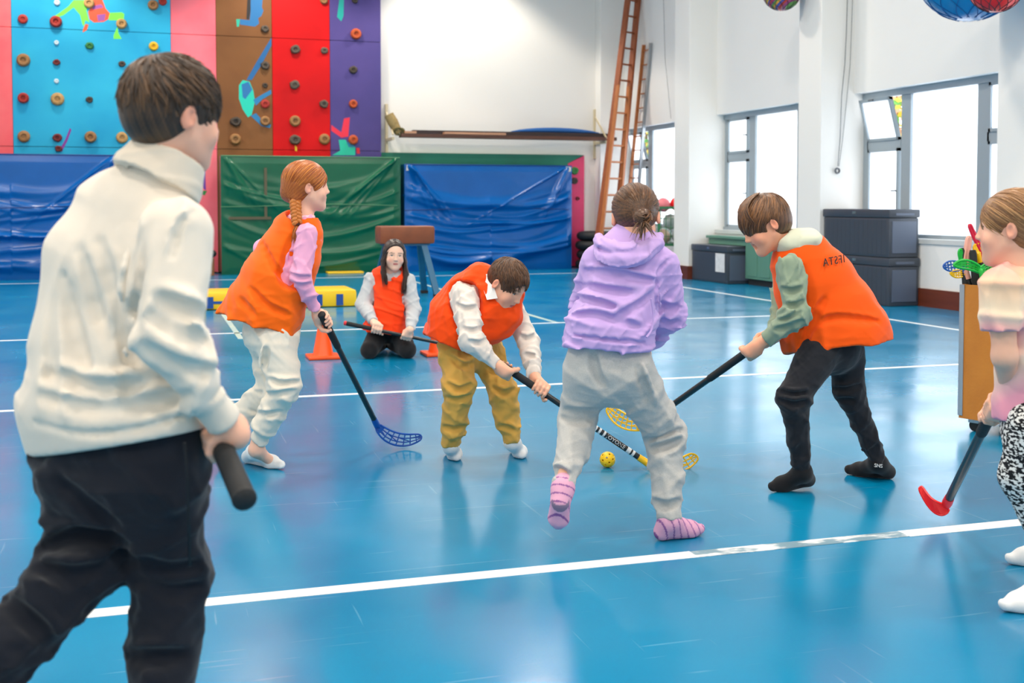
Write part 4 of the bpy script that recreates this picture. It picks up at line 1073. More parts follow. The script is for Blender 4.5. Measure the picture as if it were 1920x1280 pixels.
# ------------------------------------------------------------------ 1: boy in white sweatshirt, near left
def person_white():
    p = Person(2.25, PD(230, 1400, 2.25), 'boy in off-white sweatshirt and dark joggers seen from behind at left'); J = p.J
    p.set_head(327, 215, 0.0, (0.70, 0.70, -0.10), (0.14, 0.05, 1), 0.209, skin=(238, 182, 156), hair=(60, 42, 30))
    neck = J(300, 335, -0.0)
    shR, elR, wrR = J(332, 438, -0.11), J(322, 640, -0.17), J(424, 792, -0.08)
    shL, elL, wrL = J(178, 442, 0.12), J(150, 600, 0.26), J(215, 690, 0.46)
    hipR, knR, anR = J(298, 890, -0.03), J(318, 1070, 0.03), J(288, 1400, -0.03); anR[2] = 0.10
    hipL, knL, anL = J(170, 895, 0.05), J(160, 1052, 0.0), J(-135, 1385, -0.2)
    top_, grip_, low_ = J(456, 930, -0.22), J(412, 828, -0.05), None
    ax = nrm(grip_-top_)
    f = Fld(*bounds([p.hc, shL, shR, elR, elL, wrL, wrR, grip_, hipR, knR, anR, knL, anL], 0.2), 0.0046)
    p.head(f, neck); core(f, [neck, J(270, 420, 0), J(220, 650, 0), J(225, 870, 0)], 0.05)
    for a, b, c in ((shR, elR, wrR), (shL, elL, wrL)): limb_core(f, a, b, c); f.add(Cone(neck+UP*-0.04, a, 0.03, 0.03), 0.03)
    for a, b, c in ((hipR, knR, anR), (hipL, knL, anL)): limb_core(f, a, b, c, (0.05, 0.04, 0.03)); f.add(Cone(J(225, 870, 0), a, 0.05, 0.05), 0.03)
    p.grip(f, wrR+nrm(wrR-elR)*0.03, grip_, ax, flip=-1, hs=1.05)
    gl = wrL+nrm(wrL-elL)*0.055; p.grip(f, wrL+nrm(wrL-elL)*0.01, gl, ax, flip=1, hs=1.0)
    tR, tL = anR+np.array([0.10, 0.13, -0.075]), anL+nrm(AWAY*0.6-UP*0.7+RIGHT*0.2)*0.17
    p.foot(f, anR, anR+[0, -0.02, -0.07], tR, 0.9); p.foot(f, anL, anL+nrm(-AWAY-UP*0.3)*0.06, tL, 0.9)
    p.body_mesh(f)
    # sweatshirt
    f = Fld(*bounds([shL, shR, elR, elL, wrL, wrR, J(58, 850, 0.1), J(375, 850, -0.1), J(300, 270)], 0.16), 0.006)
    R = p.rows(f, [((238, 318, 0.04), (352, 352, -0.03), 0.062), ((168, 402, 0.10), (360, 418, -0.08), 0.085), ((112, 490, 0.11), (366, 510, -0.08), 0.115), ((84, 640, 0.10), (348, 680, -0.07), 0.125), ((66, 745, 0.09), (366, 752, -0.07), 0.138), ((76, 800, 0.09), (368, 782, -0.07), 0.124), ((80, 846, 0.09), (370, 806, -0.07), 0.12)], 0.03)
    p.hemcut(f, R)
    sleeve(f, shR, elR, wrR, 0.070, 0.062, 0.036, 3, 0.012, k=0.022); sleeve(f, shL, elL, wrL, 0.066, 0.056, 0.034, 9, 0.008)
    f.wrinkle(0.020, 15, 3, (1.0, 1.0, 0.8), lambda P: np.clip((1.16-P[:, 2])*3.5, 0.05, 1)*np.clip((P[:, 2]-0.78)*9, 0.0, 1), sharp=0.28); f.wrinkle(0.006, 34, 5, (0.6, 0.6, 1.2), lambda P: np.clip((0.98-P[:, 2])*4, 0.05, 1)*np.clip((P[:, 2]-0.77)*9, 0.0, 1))
    p.crease(f, [[(150, 470), (175, 560), (215, 680), (240, 740)], [(186, 455), (215, 560), (250, 690)], [(120, 520), (140, 620), (170, 720)], [(264, 470), (252, 540), (258, 620)], [(75, 742), (160, 768), (270, 760), (350, 740)], [(95, 700), (170, 730), (260, 722)], [(285, 590), (330, 622), (385, 640)], [(270, 650), (330, 690), (402, 700)], [(300, 560), (340, 580), (385, 590)]], 0.008, 0.022, -0.002)
    p.crease(f, [[(66, 792), (150, 816), (260, 806), (366, 772)], [(362, 396), (336, 420), (322, 480)]], 0.004, 0.01)
    o = p.part('sweatshirt', f, fabric('offwhite', (230, 220, 206)))
    fc = Fld(*bounds([J(300, 310), J(300, 310)], 0.16), 0.0045)
    ca = J(290, 345, 0); cx_ = nrm(UP*0.8+RIGHT*0.36+AWAY*0.25); cb = ca+cx_*0.066; fc.add(Cone(ca, cb, 0.092, 0.074, True, True)); fc.sub(Cone(ca-cx_*0.05, cb+cx_*0.05, 0.068, 0.062)); fc.wrinkle(0.004, 30, 2)
    p.part('collar', fc, fabric('offwhite_rib', (222, 211, 195)), parent=o)
    # joggers
    f = Fld(*bounds([J(70, 830, 0.1), J(380, 830, -0.1), knR, anR, knL, anL], 0.17), 0.006)
    p.rows(f, [((82, 812, 0.08), (368, 800, -0.06), 0.115), ((86, 880, 0.08), (366, 880, -0.06), 0.125)], 0.03)
    trouser_leg(f, hipR, knR, anR, 0.088, 0.072, 0.052, 21, 0.008, gather=1.2); trouser_leg(f, hipL, knL, anL, 0.092, 0.076, 0.052, 25, 0.009, gather=1.2)
    f.wrinkle(0.010, 20, 8, (0.7, 0.7, 1.2), sharp=0.42); f.wrinkle(0.003, 44, 9)
    p.crease(f, [[(84, 1027), (146, 999), (217, 1004)], [(73, 1066), (141, 1083), (186, 1066)], [(253, 1083), (315, 1117), (371, 1100)], [(110, 900), (160, 950), (215, 985)], [(250, 1050), (320, 1075), (372, 1060)], [(236, 1229), (290, 1236), (349, 1229)], [(6, 1122), (50, 1160), (90, 1196)]], 0.008, 0.025)
    o = p.part('joggers', f, fabric('navy', (24, 28, 38)))
    sm = mat('seam_dark', (14, 16, 22), 0.8)
    MB().tube([J(346, 830, -0.19), J(352, 900, -0.175), J(354, 980, -0.14), J(356, 1060, -0.06)], 0.003, 5).build('side_seam', sm, o)
    for a_, h_, t_ in ((anR, anR+np.array([0, -0.02, -0.07]), tR), (anL, anL+nrm(-AWAY-UP*0.3)*0.06, tL)): p.sock(fabric('sock_white', (236, 236, 236)), a_, h_, t_, 1.08)
    # hair
    f = p.hair_base(1.02, front=0.062, nape=0.058, occ=0.93)
    mb = MB(); p.flow_locks(mb, 1000, 7, 0.06, 0.0042, fwd=0.5, front=0.064, nape=0.058, wild=0.9, loose=0.035); p.flow_locks(mb, 150, 8, 0.06, 0.004, fwd=1.2, front=0.085, nape=0.02, wild=0.4, region=lambda q: q[1] > 0.03 and q[2] > 0.03)
    p.finish_hair(f, mb, (36, 25, 19), (124, 88, 56), 0.45)
    end = grip_+ax*0.62
    stick(top_, end, [end+ax*0.01+UP*0.02, end+ax*0.12+UP*0.05, end+ax*0.2+UP*0.04], [end+ax*0.01-UP*0.03, end+ax*0.12-UP*0.02, end+ax*0.2+UP*0.02], (30, 30, 34), 'black stick gripped by the boy in white, butt end showing', 'sticks held by the players', shaft_r=0.0165, grip_len=0.3)
person_white()

# ------------------------------------------------------------------ 2: red-haired girl
def person_red():
    p = Person(5.27, G(500, 880), 'red-haired girl with a braid in orange bib and cream joggers'); J = p.J
    p.set_head(576, 350, 0.0, (0.93, 0.36, -0.02), (0.05, 0, 1), 0.218, skin=(246, 192, 166), hair=(150, 80, 30))
    neck = J(566, 412, 0.0)
    shR, elR, wrR = J(577, 437, -0.10), J(563, 518, -0.14), J(591, 579, -0.06)
    shL, elL, wrL = J(546, 432, 0.12), J(492, 466, 0.21), J(540, 505, 0.27)
    hipR, knR, anR = J(516, 632, -0.06), J(534, 722, -0.10), J(484, 826, -0.02)
    hipL, knL, anL = J(504, 632, 0.08), J(512, 728, 0.05), J(428, 800, 0.14)
    heel, toe = G(466, 868), G(527, 880); heel[2] = 0.03; toe[2] = 0.022; ank = J(481, 842, -0.02)
    top_, neck_s = J(604, 592, -0.06), PD(707, 797, 5.72); ax = nrm(neck_s-top_); grip_ = top_+ax*0.03
    pel = J(508, 615, 0)
    f = Fld(*bounds([p.hc, elL, wrL, elR, grip_, knL, anL, heel, toe], 0.15), 0.0046)
    p.head(f, neck); core(f, [neck, J(552, 460, 0), J(520, 560, 0), pel], 0.045)
    for a, b, c in ((shR, elR, wrR), (shL, elL, wrL)): limb_core(f, a, b, c, (0.03, 0.025, 0.02)); f.add(Cone(neck-UP*0.03, a, 0.028, 0.028), 0.03)
    for a, b, c in ((hipR, knR, anR), (hipL, knL, anL)): limb_core(f, a, b, c, (0.045, 0.036, 0.026)); f.add(Cone(pel, a, 0.045, 0.045), 0.03)
    p.grip(f, wrR+nrm(wrR-elR)*0.03, grip_, ax, flip=1, hs=0.95, thumb=1); gl = wrL+nrm(wrL-elL)*0.05; p.grip(f, wrL, gl, RIGHT, flip=1, hs=0.92)
    f.add(Cone(anR, ank, 0.027, 0.029), 0.02); p.foot(f, ank, heel, toe, 0.85)
    tL = anL+nrm(-RIGHT*0.25-UP)*0.13; hL = anL+nrm(-RIGHT)*0.045-UP*0.02; p.foot(f, anL, hL, tL, 0.85)
    p.body_mesh(f)
    f = Fld(*bounds([shL, shR, elR, elL, wrL, wrR, J(470, 600, 0.15), J(575, 600, -0.15)], 0.12), 0.006)
    R = p.rows(f, [((552, 418, 0.05), (583, 415, -0.05), 0.06), ((530, 436, 0.10), (592, 436, -0.07), 0.08), ((508, 500, 0.06), (578, 500, -0.05), 0.095), ((482, 570, 0.06), (560, 585, -0.05), 0.10), ((478, 600, 0.06), (556, 612, -0.05), 0.10)])
    p.hemcut(f, R)
    sleeve(f, shR, elR, wrR, 0.048, 0.043, 0.028, 31, 0.006); sleeve(f, shL, elL, wrL, 0.046, 0.041, 0.028, 33, 0.006); f.wrinkle(0.007, 34, 7, (0.6, 0.6, 1.2))
    p.crease(f, [[(540, 512), (560, 522), (582, 520)], [(545, 530), (565, 538), (582, 532)], [(548, 470), (545, 490), (552, 505)]], 0.006, 0.016)
    o = p.part('long_sleeved_top', f, fabric('pink', (240, 172, 208)))
    fc = Fld(*bounds([neck, neck], 0.12), 0.004); fc.add(Cone(neck-UP*0.03, neck+UP*0.02, 0.066, 0.058, True, True)); fc.sub(Cone(neck-UP*0.1, neck+UP*0.1, 0.052, 0.05)); p.part('neckband', fc, fabric('pink_pale', (248, 214, 226)), parent=o)
    # bib
    f = Fld(*bounds([J(410, 590, 0.2), J(600, 640, -0.2), J(560, 395)], 0.1), 0.006)
    rows = [((548, 411, 0.055), (589, 409, -0.055), 0.066), ((522, 434, 0.09), (597, 432, -0.07), 0.092), ((492, 476, 0.08), (594, 478, -0.07), 0.115), ((462, 520, 0.08), (578, 532, -0.08), 0.135), ((438, 562, 0.08), (556, 590, -0.09), 0.142), ((416, 586, 0.09), (553, 634, -0.10), 0.15)]
    R = p.rows(f, rows, 0.03); p.hemcut(f, R)
    f.sub(Cone(shR+UP*0.045-AWAY*0.05-RIGHT*0.02, J(556, 506, -0.17), 0.068, 0.10), 0.008); f.sub(Cone(J(552, 455, -0.16), J(553, 508, -0.155), 0.075, 0.082), 0.008); f.sub(Cone(shL+UP*0.02+AWAY*0.02, J(500, 470, 0.24), 0.06, 0.10), 0.01)
    f.sub(Cone(neck-UP*0.02+RIGHT*0.0, p.hc, 0.075, 0.08), 0.01)
    f.wrinkle(0.014, 13, 12, (1, 1, 0.3), lambda P: np.clip((1.02-P[:, 2])*2.4, 0.05, 1), sharp=0.45); f.wrinkle(0.002, 34, 4, (0.8, 0.8, 1))
    c1, c0 = R[-1][0], R[-3][0]; f.sub(ECap(c0, c1+(c1-c0)*0.35, 0.06, 0.05, R[-1][1]*0.98-0.018, R[-1][2]*0.98-0.018, R[-3][3], R[-1][3]))
    p.crease(f, [[(492, 455), (516, 508), (556, 540)], [(470, 540), (500, 575), (540, 590)], [(450, 560), (475, 590)]], 0.004, 0.03)
    p.part('bib', f, fabric('orange', (255, 104, 0), rough=0.7))
    # joggers
    f = Fld(*bounds([J(455, 590, 0.2), J(560, 610, -0.2), anR, anL, knR, knL], 0.12), 0.006)
    p.rows(f, [((468, 590, 0.06), (552, 606, -0.06), 0.105), ((462, 618, 0.06), (554, 632, -0.06), 0.112)], 0.03)
    trouser_leg(f, hipR, knR, anR, 0.095, 0.071, 0.04, 41, 0.009, gather=1.5); trouser_leg(f, hipL, knL, anL, 0.092, 0.072, 0.042, 45, 0.009, gather=1.5); f.wrinkle(0.009, 22, 9, (0.7, 0.7, 1.2), sharp=0.42); f.wrinkle(0.0025, 48, 3)
    p.crease(f, [[(502, 711), (530, 722), (560, 716)], [(478, 735), (510, 742), (552, 734)], [(500, 650), (496, 690)], [(470, 770), (500, 780), (525, 772)]], 0.007, 0.022)
    p.part('joggers', f, fabric('cream', (232, 223, 208)))
    p.sock(fabric('sock_white', (240, 240, 240)), mid(ank, heel, 0.25), heel, toe, 1.0); p.sock(fabric('sock_white', (240, 240, 240)), anL, hL, tL, 1.0)
    # hair and braid
    f = p.hair_base(1.03, front=0.052, nape=0.07, back=0.005)
    root = (0.015, -0.104, -0.062); mb = MB()
    p.flow_locks(mb, 650, 17, 0.15, 0.0036, target=root, front=0.055, nape=0.08, wild=0.12, lift=1.012)
    b0, b1 = p.L(J(553, 372, -0.06)), p.L(J(557, 420, -0.10))
    f.add(Cone(p.H(0, -0.085, -0.035), p.H(*b0), 0.034*p.hs, 0.02*p.hs), 0.03)
    for k in range(3):
        pts = []
        for t in np.linspace(0, 1, 26):
            w = 2*math.pi*(2.4*t+k/3); c = b0*(1-t)+b1*t; pts.append(p.H(*(c+np.array([0.011*math.sin(2*w), 0.016*math.sin(w), 0]))))
        mb.tube(pts, [0.0140*p.hs*(1-0.25*t) for t in np.linspace(0, 1, 26)], 7, caps=False)
    rs = np.random.RandomState(5)
    for i in range(70):
        e = b1+np.array([rs.uniform(-0.02, 0.02), rs.uniform(-0.03, 0.03), -0.075+rs.uniform(-0.015, 0.02)]); m = (b1+e)/2+rs.normal(size=3)*0.006
        p.lock(mb, [b1, m, e], 0.0042)
    h = p.finish_hair(f, mb, (142, 62, 14), (238, 150, 60), 0.38, pole=root)
    e_ = p.H(*b1); MB().torus(e_, 0.011, 0.004, UP, 14, 6).build('hair_tie', mat('hair_tie', (60, 36, 30), 0.7), h, smooth=True)
    B = 5.72
    stick(top_, neck_s, [PD(x, y, B+dz) for x, y, dz in ((713, 796, 0), (735, 810, 0.01), (762, 815, 0.03), (789, 813, 0.06))], [PD(x, y, B+dz) for x, y, dz in ((702, 801, 0), (711, 822, 0), (738, 837, 0.01), (772, 837, 0.04), (793, 822, 0.06))], (20, 84, 176), 'black stick with a blue lattice blade held by the red-haired girl', 'sticks held by the players', grip_len=0.2)
person_red()

# ------------------------------------------------------------------ 3: kneeling girl
def person_kneel():
    p = Person(9.25, G(727, 662), 'kneeling girl with long dark hair in orange bib holding a stick'); J = p.J
    p.set_head(739, 478, -0.02, (0.26, -0.95, -0.12), (0.06, 0, 1), 0.232, skin=(240, 194, 170), hair=(44, 30, 26))
    neck = J(733, 510, 0.02)
    shR, elR, wrR = J(697, 524, 0.02), J(682, 572, -0.05), J(700, 603, -0.25)
    shL, elL, wrL = J(764, 526, 0.02), J(775, 580, -0.05), J(769, 617, -0.25)
    hipR, hipL = J(712, 622, 0.08), J(748, 622, 0.08)
    knR, knL = J(692, 649, -0.17), J(764, 648, -0.15); knR[2] = knL[2] = 0.065
    anR, anL = J(716, 640, 0.26), J(734, 640, 0.26); anR[2] = anL[2] = 0.055
    top_, end = J(649, 606, -0.33), J(872, 653, -0.10); ax = nrm(end-top_)
    gR, gL = top_+ax*((J(706, 620, -0.3)-top_)@ax), top_+ax*((J(764, 630, -0.28)-top_)@ax)
    pel = J(729, 618, 0.1)
    f = Fld(*bounds([p.hc, elR, elL, wrR, wrL, gR, gL, knR, knL, anR, anL], 0.16), 0.005)
    p.head(f, neck); core(f, [neck, J(732, 550, 0.03), pel], 0.06)
    for a, b, c in ((shR, elR, wrR), (shL, elL, wrL)): limb_core(f, a, b, c, (0.032, 0.027, 0.022)); f.add(Cone(neck-UP*0.03, a, 0.03, 0.03), 0.03)
    for a, b, c in ((hipR, knR, anR), (hipL, knL, anL)): limb_core(f, a, b, c, (0.05, 0.04, 0.028)); f.add(Cone(pel, a, 0.05, 0.05), 0.03)
    p.grip(f, wrR+nrm(wrR-elR)*0.015, gR, ax, flip=1, hs=1.1); p.grip(f, wrL+nrm(wrL-elL)*0.012, gL, ax, flip=1, hs=1.1)
    p.body_mesh(f)
    f = Fld(*bounds([shR, shL, elR, elL, wrR, wrL, pel], 0.15), 0.008)
    R = p.rows(f, [((718, 512, 0.03), (748, 512, 0.03), 0.06), ((698, 522, 0.03), (766, 524, 0.03), 0.085), ((698, 560, 0.03), (764, 562, 0.03), 0.11), ((696, 610, 0.06), (766, 614, 0.06), 0.12)]); p.hemcut(f, R)
    sleeve(f, shR, elR, wrR, 0.066, 0.06, 0.036, 51, 0.007); sleeve(f, shL, elL, wrL, 0.066, 0.06, 0.036, 53, 0.007); f.wrinkle(0.008, 30, 3, (0.6, 0.6, 1.2))
    p.part('sweatshirt', f, fabric('lightgrey', (188, 190, 193)))
    f = Fld(*bounds([J(670, 630, -0.15), J(780, 630, 0.2), J(733, 500)], 0.16), 0.007)
    R = p.rows(f, [((716, 511, 0.03), (750, 511, 0.03), 0.07), ((696, 517, 0.03), (768, 518, 0.03), 0.098), ((698, 550, 0.02), (762, 550, 0.02), 0.128), ((690, 590, 0.0), (762, 592, 0.0), 0.15), ((678, 618, 0.0), (767, 627, 0.0), 0.18)]); p.hemcut(f, R)
    f.sub(Cone(shR-RIGHT*0.06, J(684, 575, -0.03), 0.078, 0.09), 0.012); f.sub(Cone(shL+RIGHT*0.06, J(776, 580, -0.03), 0.078, 0.085), 0.012); f.sub(Cone(neck-AWAY*0.03-UP*0.015, p.hc, 0.075, 0.08), 0.01)
    f.wrinkle(0.012, 20, 5, (1, 1, 0.5)); p.part('bib', f, fabric('orange_red', (255, 66, 6), rough=0.7))
    f = Fld(*bounds([knR, knL, anR, anL, pel, hipR], 0.16), 0.008)
    f.add(Ell(pel, (0.15, 0.12, 0.11)), 0.02)
    for h_, k_, a_ in ((hipR, knR, anR), (hipL, knL, anL)): f.add(Cone(h_, k_, 0.088, 0.066, fold=(0.006, 2, 9)), 0.03); f.add(Cone(k_, a_, 0.064, 0.042), 0.02)
    f.plane((0, 0, 0.003), (0, 0, -1)); p.part('leggings', f, fabric('black', (34, 33, 35)))
    for a_ in (anR, anL): p.sock(fabric('sock_lilac', (214, 204, 224)), a_, a_+UP*0.035+AWAY*0.03, a_+AWAY*0.15-UP*0.02, 1.1)
    f = p.hair_base(1.01, front=0.026, nape=0.09, ears=False, pad=0.26)
    H = p.H
    for (a, b, c, d, r) in (((-0.070, 0.0, 0.03), (-0.080, 0.0, -0.05), (-0.092, 0.045, -0.13), (-0.072, 0.125, -0.26), 0.022), ((0.068, 0.0, 0.03), (0.080, 0.0, -0.05), (0.080, 0.045, -0.13), (0.062, 0.115, -0.20), 0.020)):
        f.add(Cone(H(*a), H(*b), 0.020, r), 0.02); f.add(Cone(H(*b), H(*c), r, r), 0.02); f.add(Cone(H(*c), H(*d), r, 0.012), 0.02)
    f.wrinkle(0.002, 90, 6); mb = MB(); rs = np.random.RandomState(9)
    for i in range(300):
        sx = -1 if i % 2 else 1; y0_ = rs.uniform(-0.10, 0.062); z1_ = -0.26 if sx < 0 else -0.20; q = rs.uniform(-1, 1)
        p.lock(mb, [(sx*0.004, y0_*0.85+0.008, 0.122-abs(y0_)*0.28-max(0, y0_)*0.2), (sx*0.045, y0_*0.95, 0.104-abs(y0_)*0.25-max(0, y0_)*0.25), (sx*0.081, y0_*0.75, 0.04), (sx*(0.089+0.006*q), y0_*0.5+0.004, -0.05), (sx*(0.094+0.012*q), 0.045+y0_*0.35, -0.13), (sx*(0.072+0.02*q), 0.125+y0_*0.2, z1_+rs.uniform(-0.03, 0.05))], 0.0048)
    p.finish_hair(f, mb, (28, 18, 16), (84, 54, 44), 0.35)
    stick(top_, end, [end+ax*0.0+UP*0.03, end+ax*0.1+UP*0.04, end+ax*0.22+UP*0.02], [end-UP*0.03, end+ax*0.1-UP*0.03, end+ax*0.22-UP*0.0], (230, 60, 60), 'black stick with a red end cap held level by the kneeling girl', 'sticks held by the players', blade_cap=mat('cap_red', (220, 40, 50), 0.5), grip_len=0.24)
person_kneel()

# ------------------------------------------------------------------ 4: boy bending in mustard trousers
def person_bend():
    p = Person(5.46, G(910, 850), 'boy bending over in orange bib, white shirt and mustard trousers'); J = p.J
    p.set_head(951, 533, -0.10, (0.62, -0.42, -0.62), (0.42, -0.20, 0.85), 0.222, skin=(240, 180, 150), hair=(78, 50, 32))
    neck = J(922, 545, 0.0)
    shR, elR, wrR = J(868, 553, -0.12), J(886, 640, -0.24), J(930, 682, -0.21)
    shL, elL, wrL = J(962, 582, 0.06), J(990, 640, 0.0), J(1003, 706, -0.12)
    hipR, knR, anR = J(854, 648, -0.02), J(861, 728, -0.10), J(845, 834, -0.02)
    hipL, knL, anL = J(912, 652, 0.12), J(944, 738, 0.02), J(960, 828, 0.03)
    hR, tR = G(843, 852), G(858, 866); hL, tL = G(966, 848), G(982, 864)
    for q, z in ((hR, 0.03), (tR, 0.022), (hL, 0.03), (tL, 0.022)): q[2] = z
    tR = hR+nrm(tR-hR)*0.15; tL = hL+nrm(tL-hL)*0.15; tR[2] = tL[2] = 0.022
    top_, end = J(938, 682, -0.19), PD(1214, 868, 5.30); ax = nrm(end-top_)
    gR = top_+ax*0.035; gL = top_+ax*((J(1010, 731, -0.17)-top_)@ax)
    pel = J(878, 640, 0.06); chest = J(905, 575, 0.0)
    f = Fld(*bounds([p.hc, elR, elL, gL, gR, knR, knL, hR, tL, shR], 0.15), 0.0046)
    p.head(f, neck); core(f, [neck, chest, pel], 0.05)
    for a, b, c in ((shR, elR, wrR), (shL, elL, wrL)): limb_core(f, a, b, c, (0.026, 0.022, 0.02)); f.add(Cone(mid(neck, chest, 0.3), a, 0.03, 0.03), 0.03)
    for a, b, c in ((hipR, knR, anR), (hipL, knL, anL)): limb_core(f, a, b, c, (0.045, 0.036, 0.026)); f.add(Cone(pel, a, 0.05, 0.05), 0.03)
    p.grip(f, wrR+nrm(wrR-elR)*0.005, gR, ax, flip=1, hs=0.98); p.grip(f, wrL+nrm(wrL-elL)*0.005, gL, ax, flip=1, hs=0.98)
    p.foot(f, anR, hR, tR, 0.85); p.foot(f, anL, hL, tL, 0.85); p.body_mesh(f)
    f = Fld(*bounds([shR, shL, elR, elL, wrR, wrL, pel, J(985, 560)], 0.12), 0.006)
    R = p.rows(f, [((908, 525, 0.0), (938, 560, 0.0), 0.065), ((880, 522, -0.07), (965, 580, 0.05), 0.085), ((850, 560, -0.04), (938, 622, 0.05), 0.10), ((830, 610, 0.0), (905, 650, 0.06), 0.11)]); p.hemcut(f, R)
    sleeve(f, shR, elR, wrR, 0.062, 0.055, 0.033, 61, 0.008, cl=0.05); sleeve(f, shL, elL, wrL, 0.056, 0.05, 0.033, 63, 0.007); f.wrinkle(0.009, 32, 13, (0.8, 0.8, 1))
    p.crease(f, [[(855, 570), (872, 580), (892, 576)], [(868, 615), (885, 622), (905, 614)], [(880, 640), (900, 645), (912, 636)], [(975, 630), (990, 636), (1004, 628)], [(985, 665), (1003, 668)]], 0.006, 0.016)
    o = p.part('shirt', f, fabric('shirt_white', (228, 219, 210)))
    ca = J(922, 538, -0.02); MB().prism([J(904, 517, -0.11), J(917, 512, -0.112), J(926, 537, -0.148), J(933, 559, -0.162), J(913, 562, -0.162), J(906, 541, -0.148)], AWAY*0.05).build('shirt_collar', fabric('collar_white', (242, 240, 236)), o)
    f = Fld(*bounds([J(795, 640, 0.1), J(990, 660, -0.1), J(920, 500)], 0.14), 0.006)
    rows = [((900, 513, -0.01), (945, 562, -0.02), 0.070), ((868, 512, -0.08), (980, 582, 0.03), 0.100), ((836, 534, -0.06), (962, 612, 0.0), 0.125), ((810, 570, -0.04), (920, 640, -0.0), 0.145), ((801, 610, -0.03), (892, 655, 0.0), 0.15), ((800, 628, -0.03), (888, 664, 0.0), 0.15)]
    R = p.rows(f, rows, 0.03); p.hemcut(f, R)
    f.add(ECap(J(945, 585, -0.06), J(922, 615, -0.04), 0.10, 0.07, 0.075, 0.06, RIGHT, RIGHT), 0.04)
    f.sub(Cone(shR-AWAY*0.03, J(880, 620, -0.26), 0.075, 0.09), 0.012); f.sub(Cone(shL+RIGHT*0.04+AWAY*0.05, J(998, 640, 0.05), 0.06, 0.075), 0.01); f.sub(Cone(mid(neck, p.hc, 0.15), p.hc, 0.065, 0.08), 0.012)
    f.wrinkle(0.011, 15, 6, (0.9, 0.9, 0.8), sharp=0.42); f.wrinkle(0.003, 34, 2)
    p.part('bib', f, fabric('orange_deep', (255, 76, 0), rough=0.7))
    f = Fld(*bounds([J(830, 630, 0.2), J(940, 640, -0.1), anR, anL, knR, knL], 0.12), 0.006)
    p.rows(f, [((832, 622, 0.02), (925, 630, 0.08), 0.11), ((832, 650, 0.02), (930, 655, 0.08), 0.115)], 0.03)
    trouser_leg(f, hipR, knR, anR, 0.085, 0.072, 0.043, 71, 0.009, gather=1.4); trouser_leg(f, hipL, knL, anL, 0.082, 0.068, 0.043, 75, 0.009, gather=1.4); f.wrinkle(0.009, 22, 3, (0.8, 0.8, 1), sharp=0.42); f.wrinkle(0.0025, 48, 4)
    p.crease(f, [[(838, 720), (860, 734), (884, 722)], [(836, 745), (860, 752), (882, 742)], [(925, 728), (945, 740), (965, 730)], [(845, 670), (870, 690), (890, 680)], [(915, 690), (935, 700)], [(830, 800), (850, 806), (872, 800)], [(940, 800), (960, 806)]], 0.007, 0.022)
    p.part('trousers', f, fabric('mustard', (214, 166, 80)))
    p.sock(fabric('sock_white', (240, 240, 240)), anR, hR, tR); p.sock(fabric('sock_white', (240, 240, 240)), anL, hL, tL)
    f = p.hair_base(1.0, front=0.048, nape=0.055); mb = MB(); p.flow_locks(mb, 1000, 27, 0.036, 0.0032, fwd=0.6, front=0.046, nape=0.05, wild=0.5)
    p.finish_hair(f, mb, (56, 34, 20), (122, 80, 46), 0.5)
    B = 5.28
    st = stick(top_, end, [PD(x, y, B+dz) for x, y, dz in ((1222, 866, 0), (1246, 869, 0), (1274, 860, 0.02), (1298, 848, 0.05))], [PD(x, y, B+dz) for x, y, dz in ((1214, 880, 0), (1240, 889, 0), (1276, 886, 0.02), (1303, 874, 0.04), (1312, 858, 0.05))], (244, 190, 10), 'black lettered stick with a yellow blade held by the bending boy', 'sticks held by the players', grip_len=0.22)
    n = nrm(EYE-mid(top_, end, 0.75)); n = nrm(n-ax*(n@ax)); up = np.cross(n, ax)
    WHT = mat('print_white', (214, 216, 216), 0.5)
    sf = [c for c in st.children if c.name.startswith('shaft')][0]
    def along(px, py):
        d = ray(px, py); w0 = EYE-top_; b = d@ax; t = ((w0@ax)-b*(w0@d)/(d@d))/(1-b*b/(d@d)); return top_+ax*t
    V, F = text_mesh('lettering', 'JOYONE', 0.026, WHT, None, along(1153, 829)+n*0.0142, ax, up, extrude=0.0004)
    V = np.asarray(V); c = along(1153, 829); off = (V-c)@up; t_ = (V-c)@ax; h = (V-c)@n-0.0142; ang = off/0.0142
    V = c+np.outer(t_, ax)+np.outer((0.0142+h)*np.sin(ang), up)+np.outer((0.0142+h)*np.cos(ang), n)
    mesh_obj('lettering', V, F, WHT, sf)
    for (a, b) in (((1112, 802), (1117, 806)), ((1121, 808), (1125, 810)), ((1130, 813), (1133, 816)), ((1174, 843), (1181, 847)), ((1184, 849), (1188, 852))): MB().tube([along(*a), along(*b)], 0.0139, 14).build('print_band', WHT, sf, smooth=True)
person_bend()

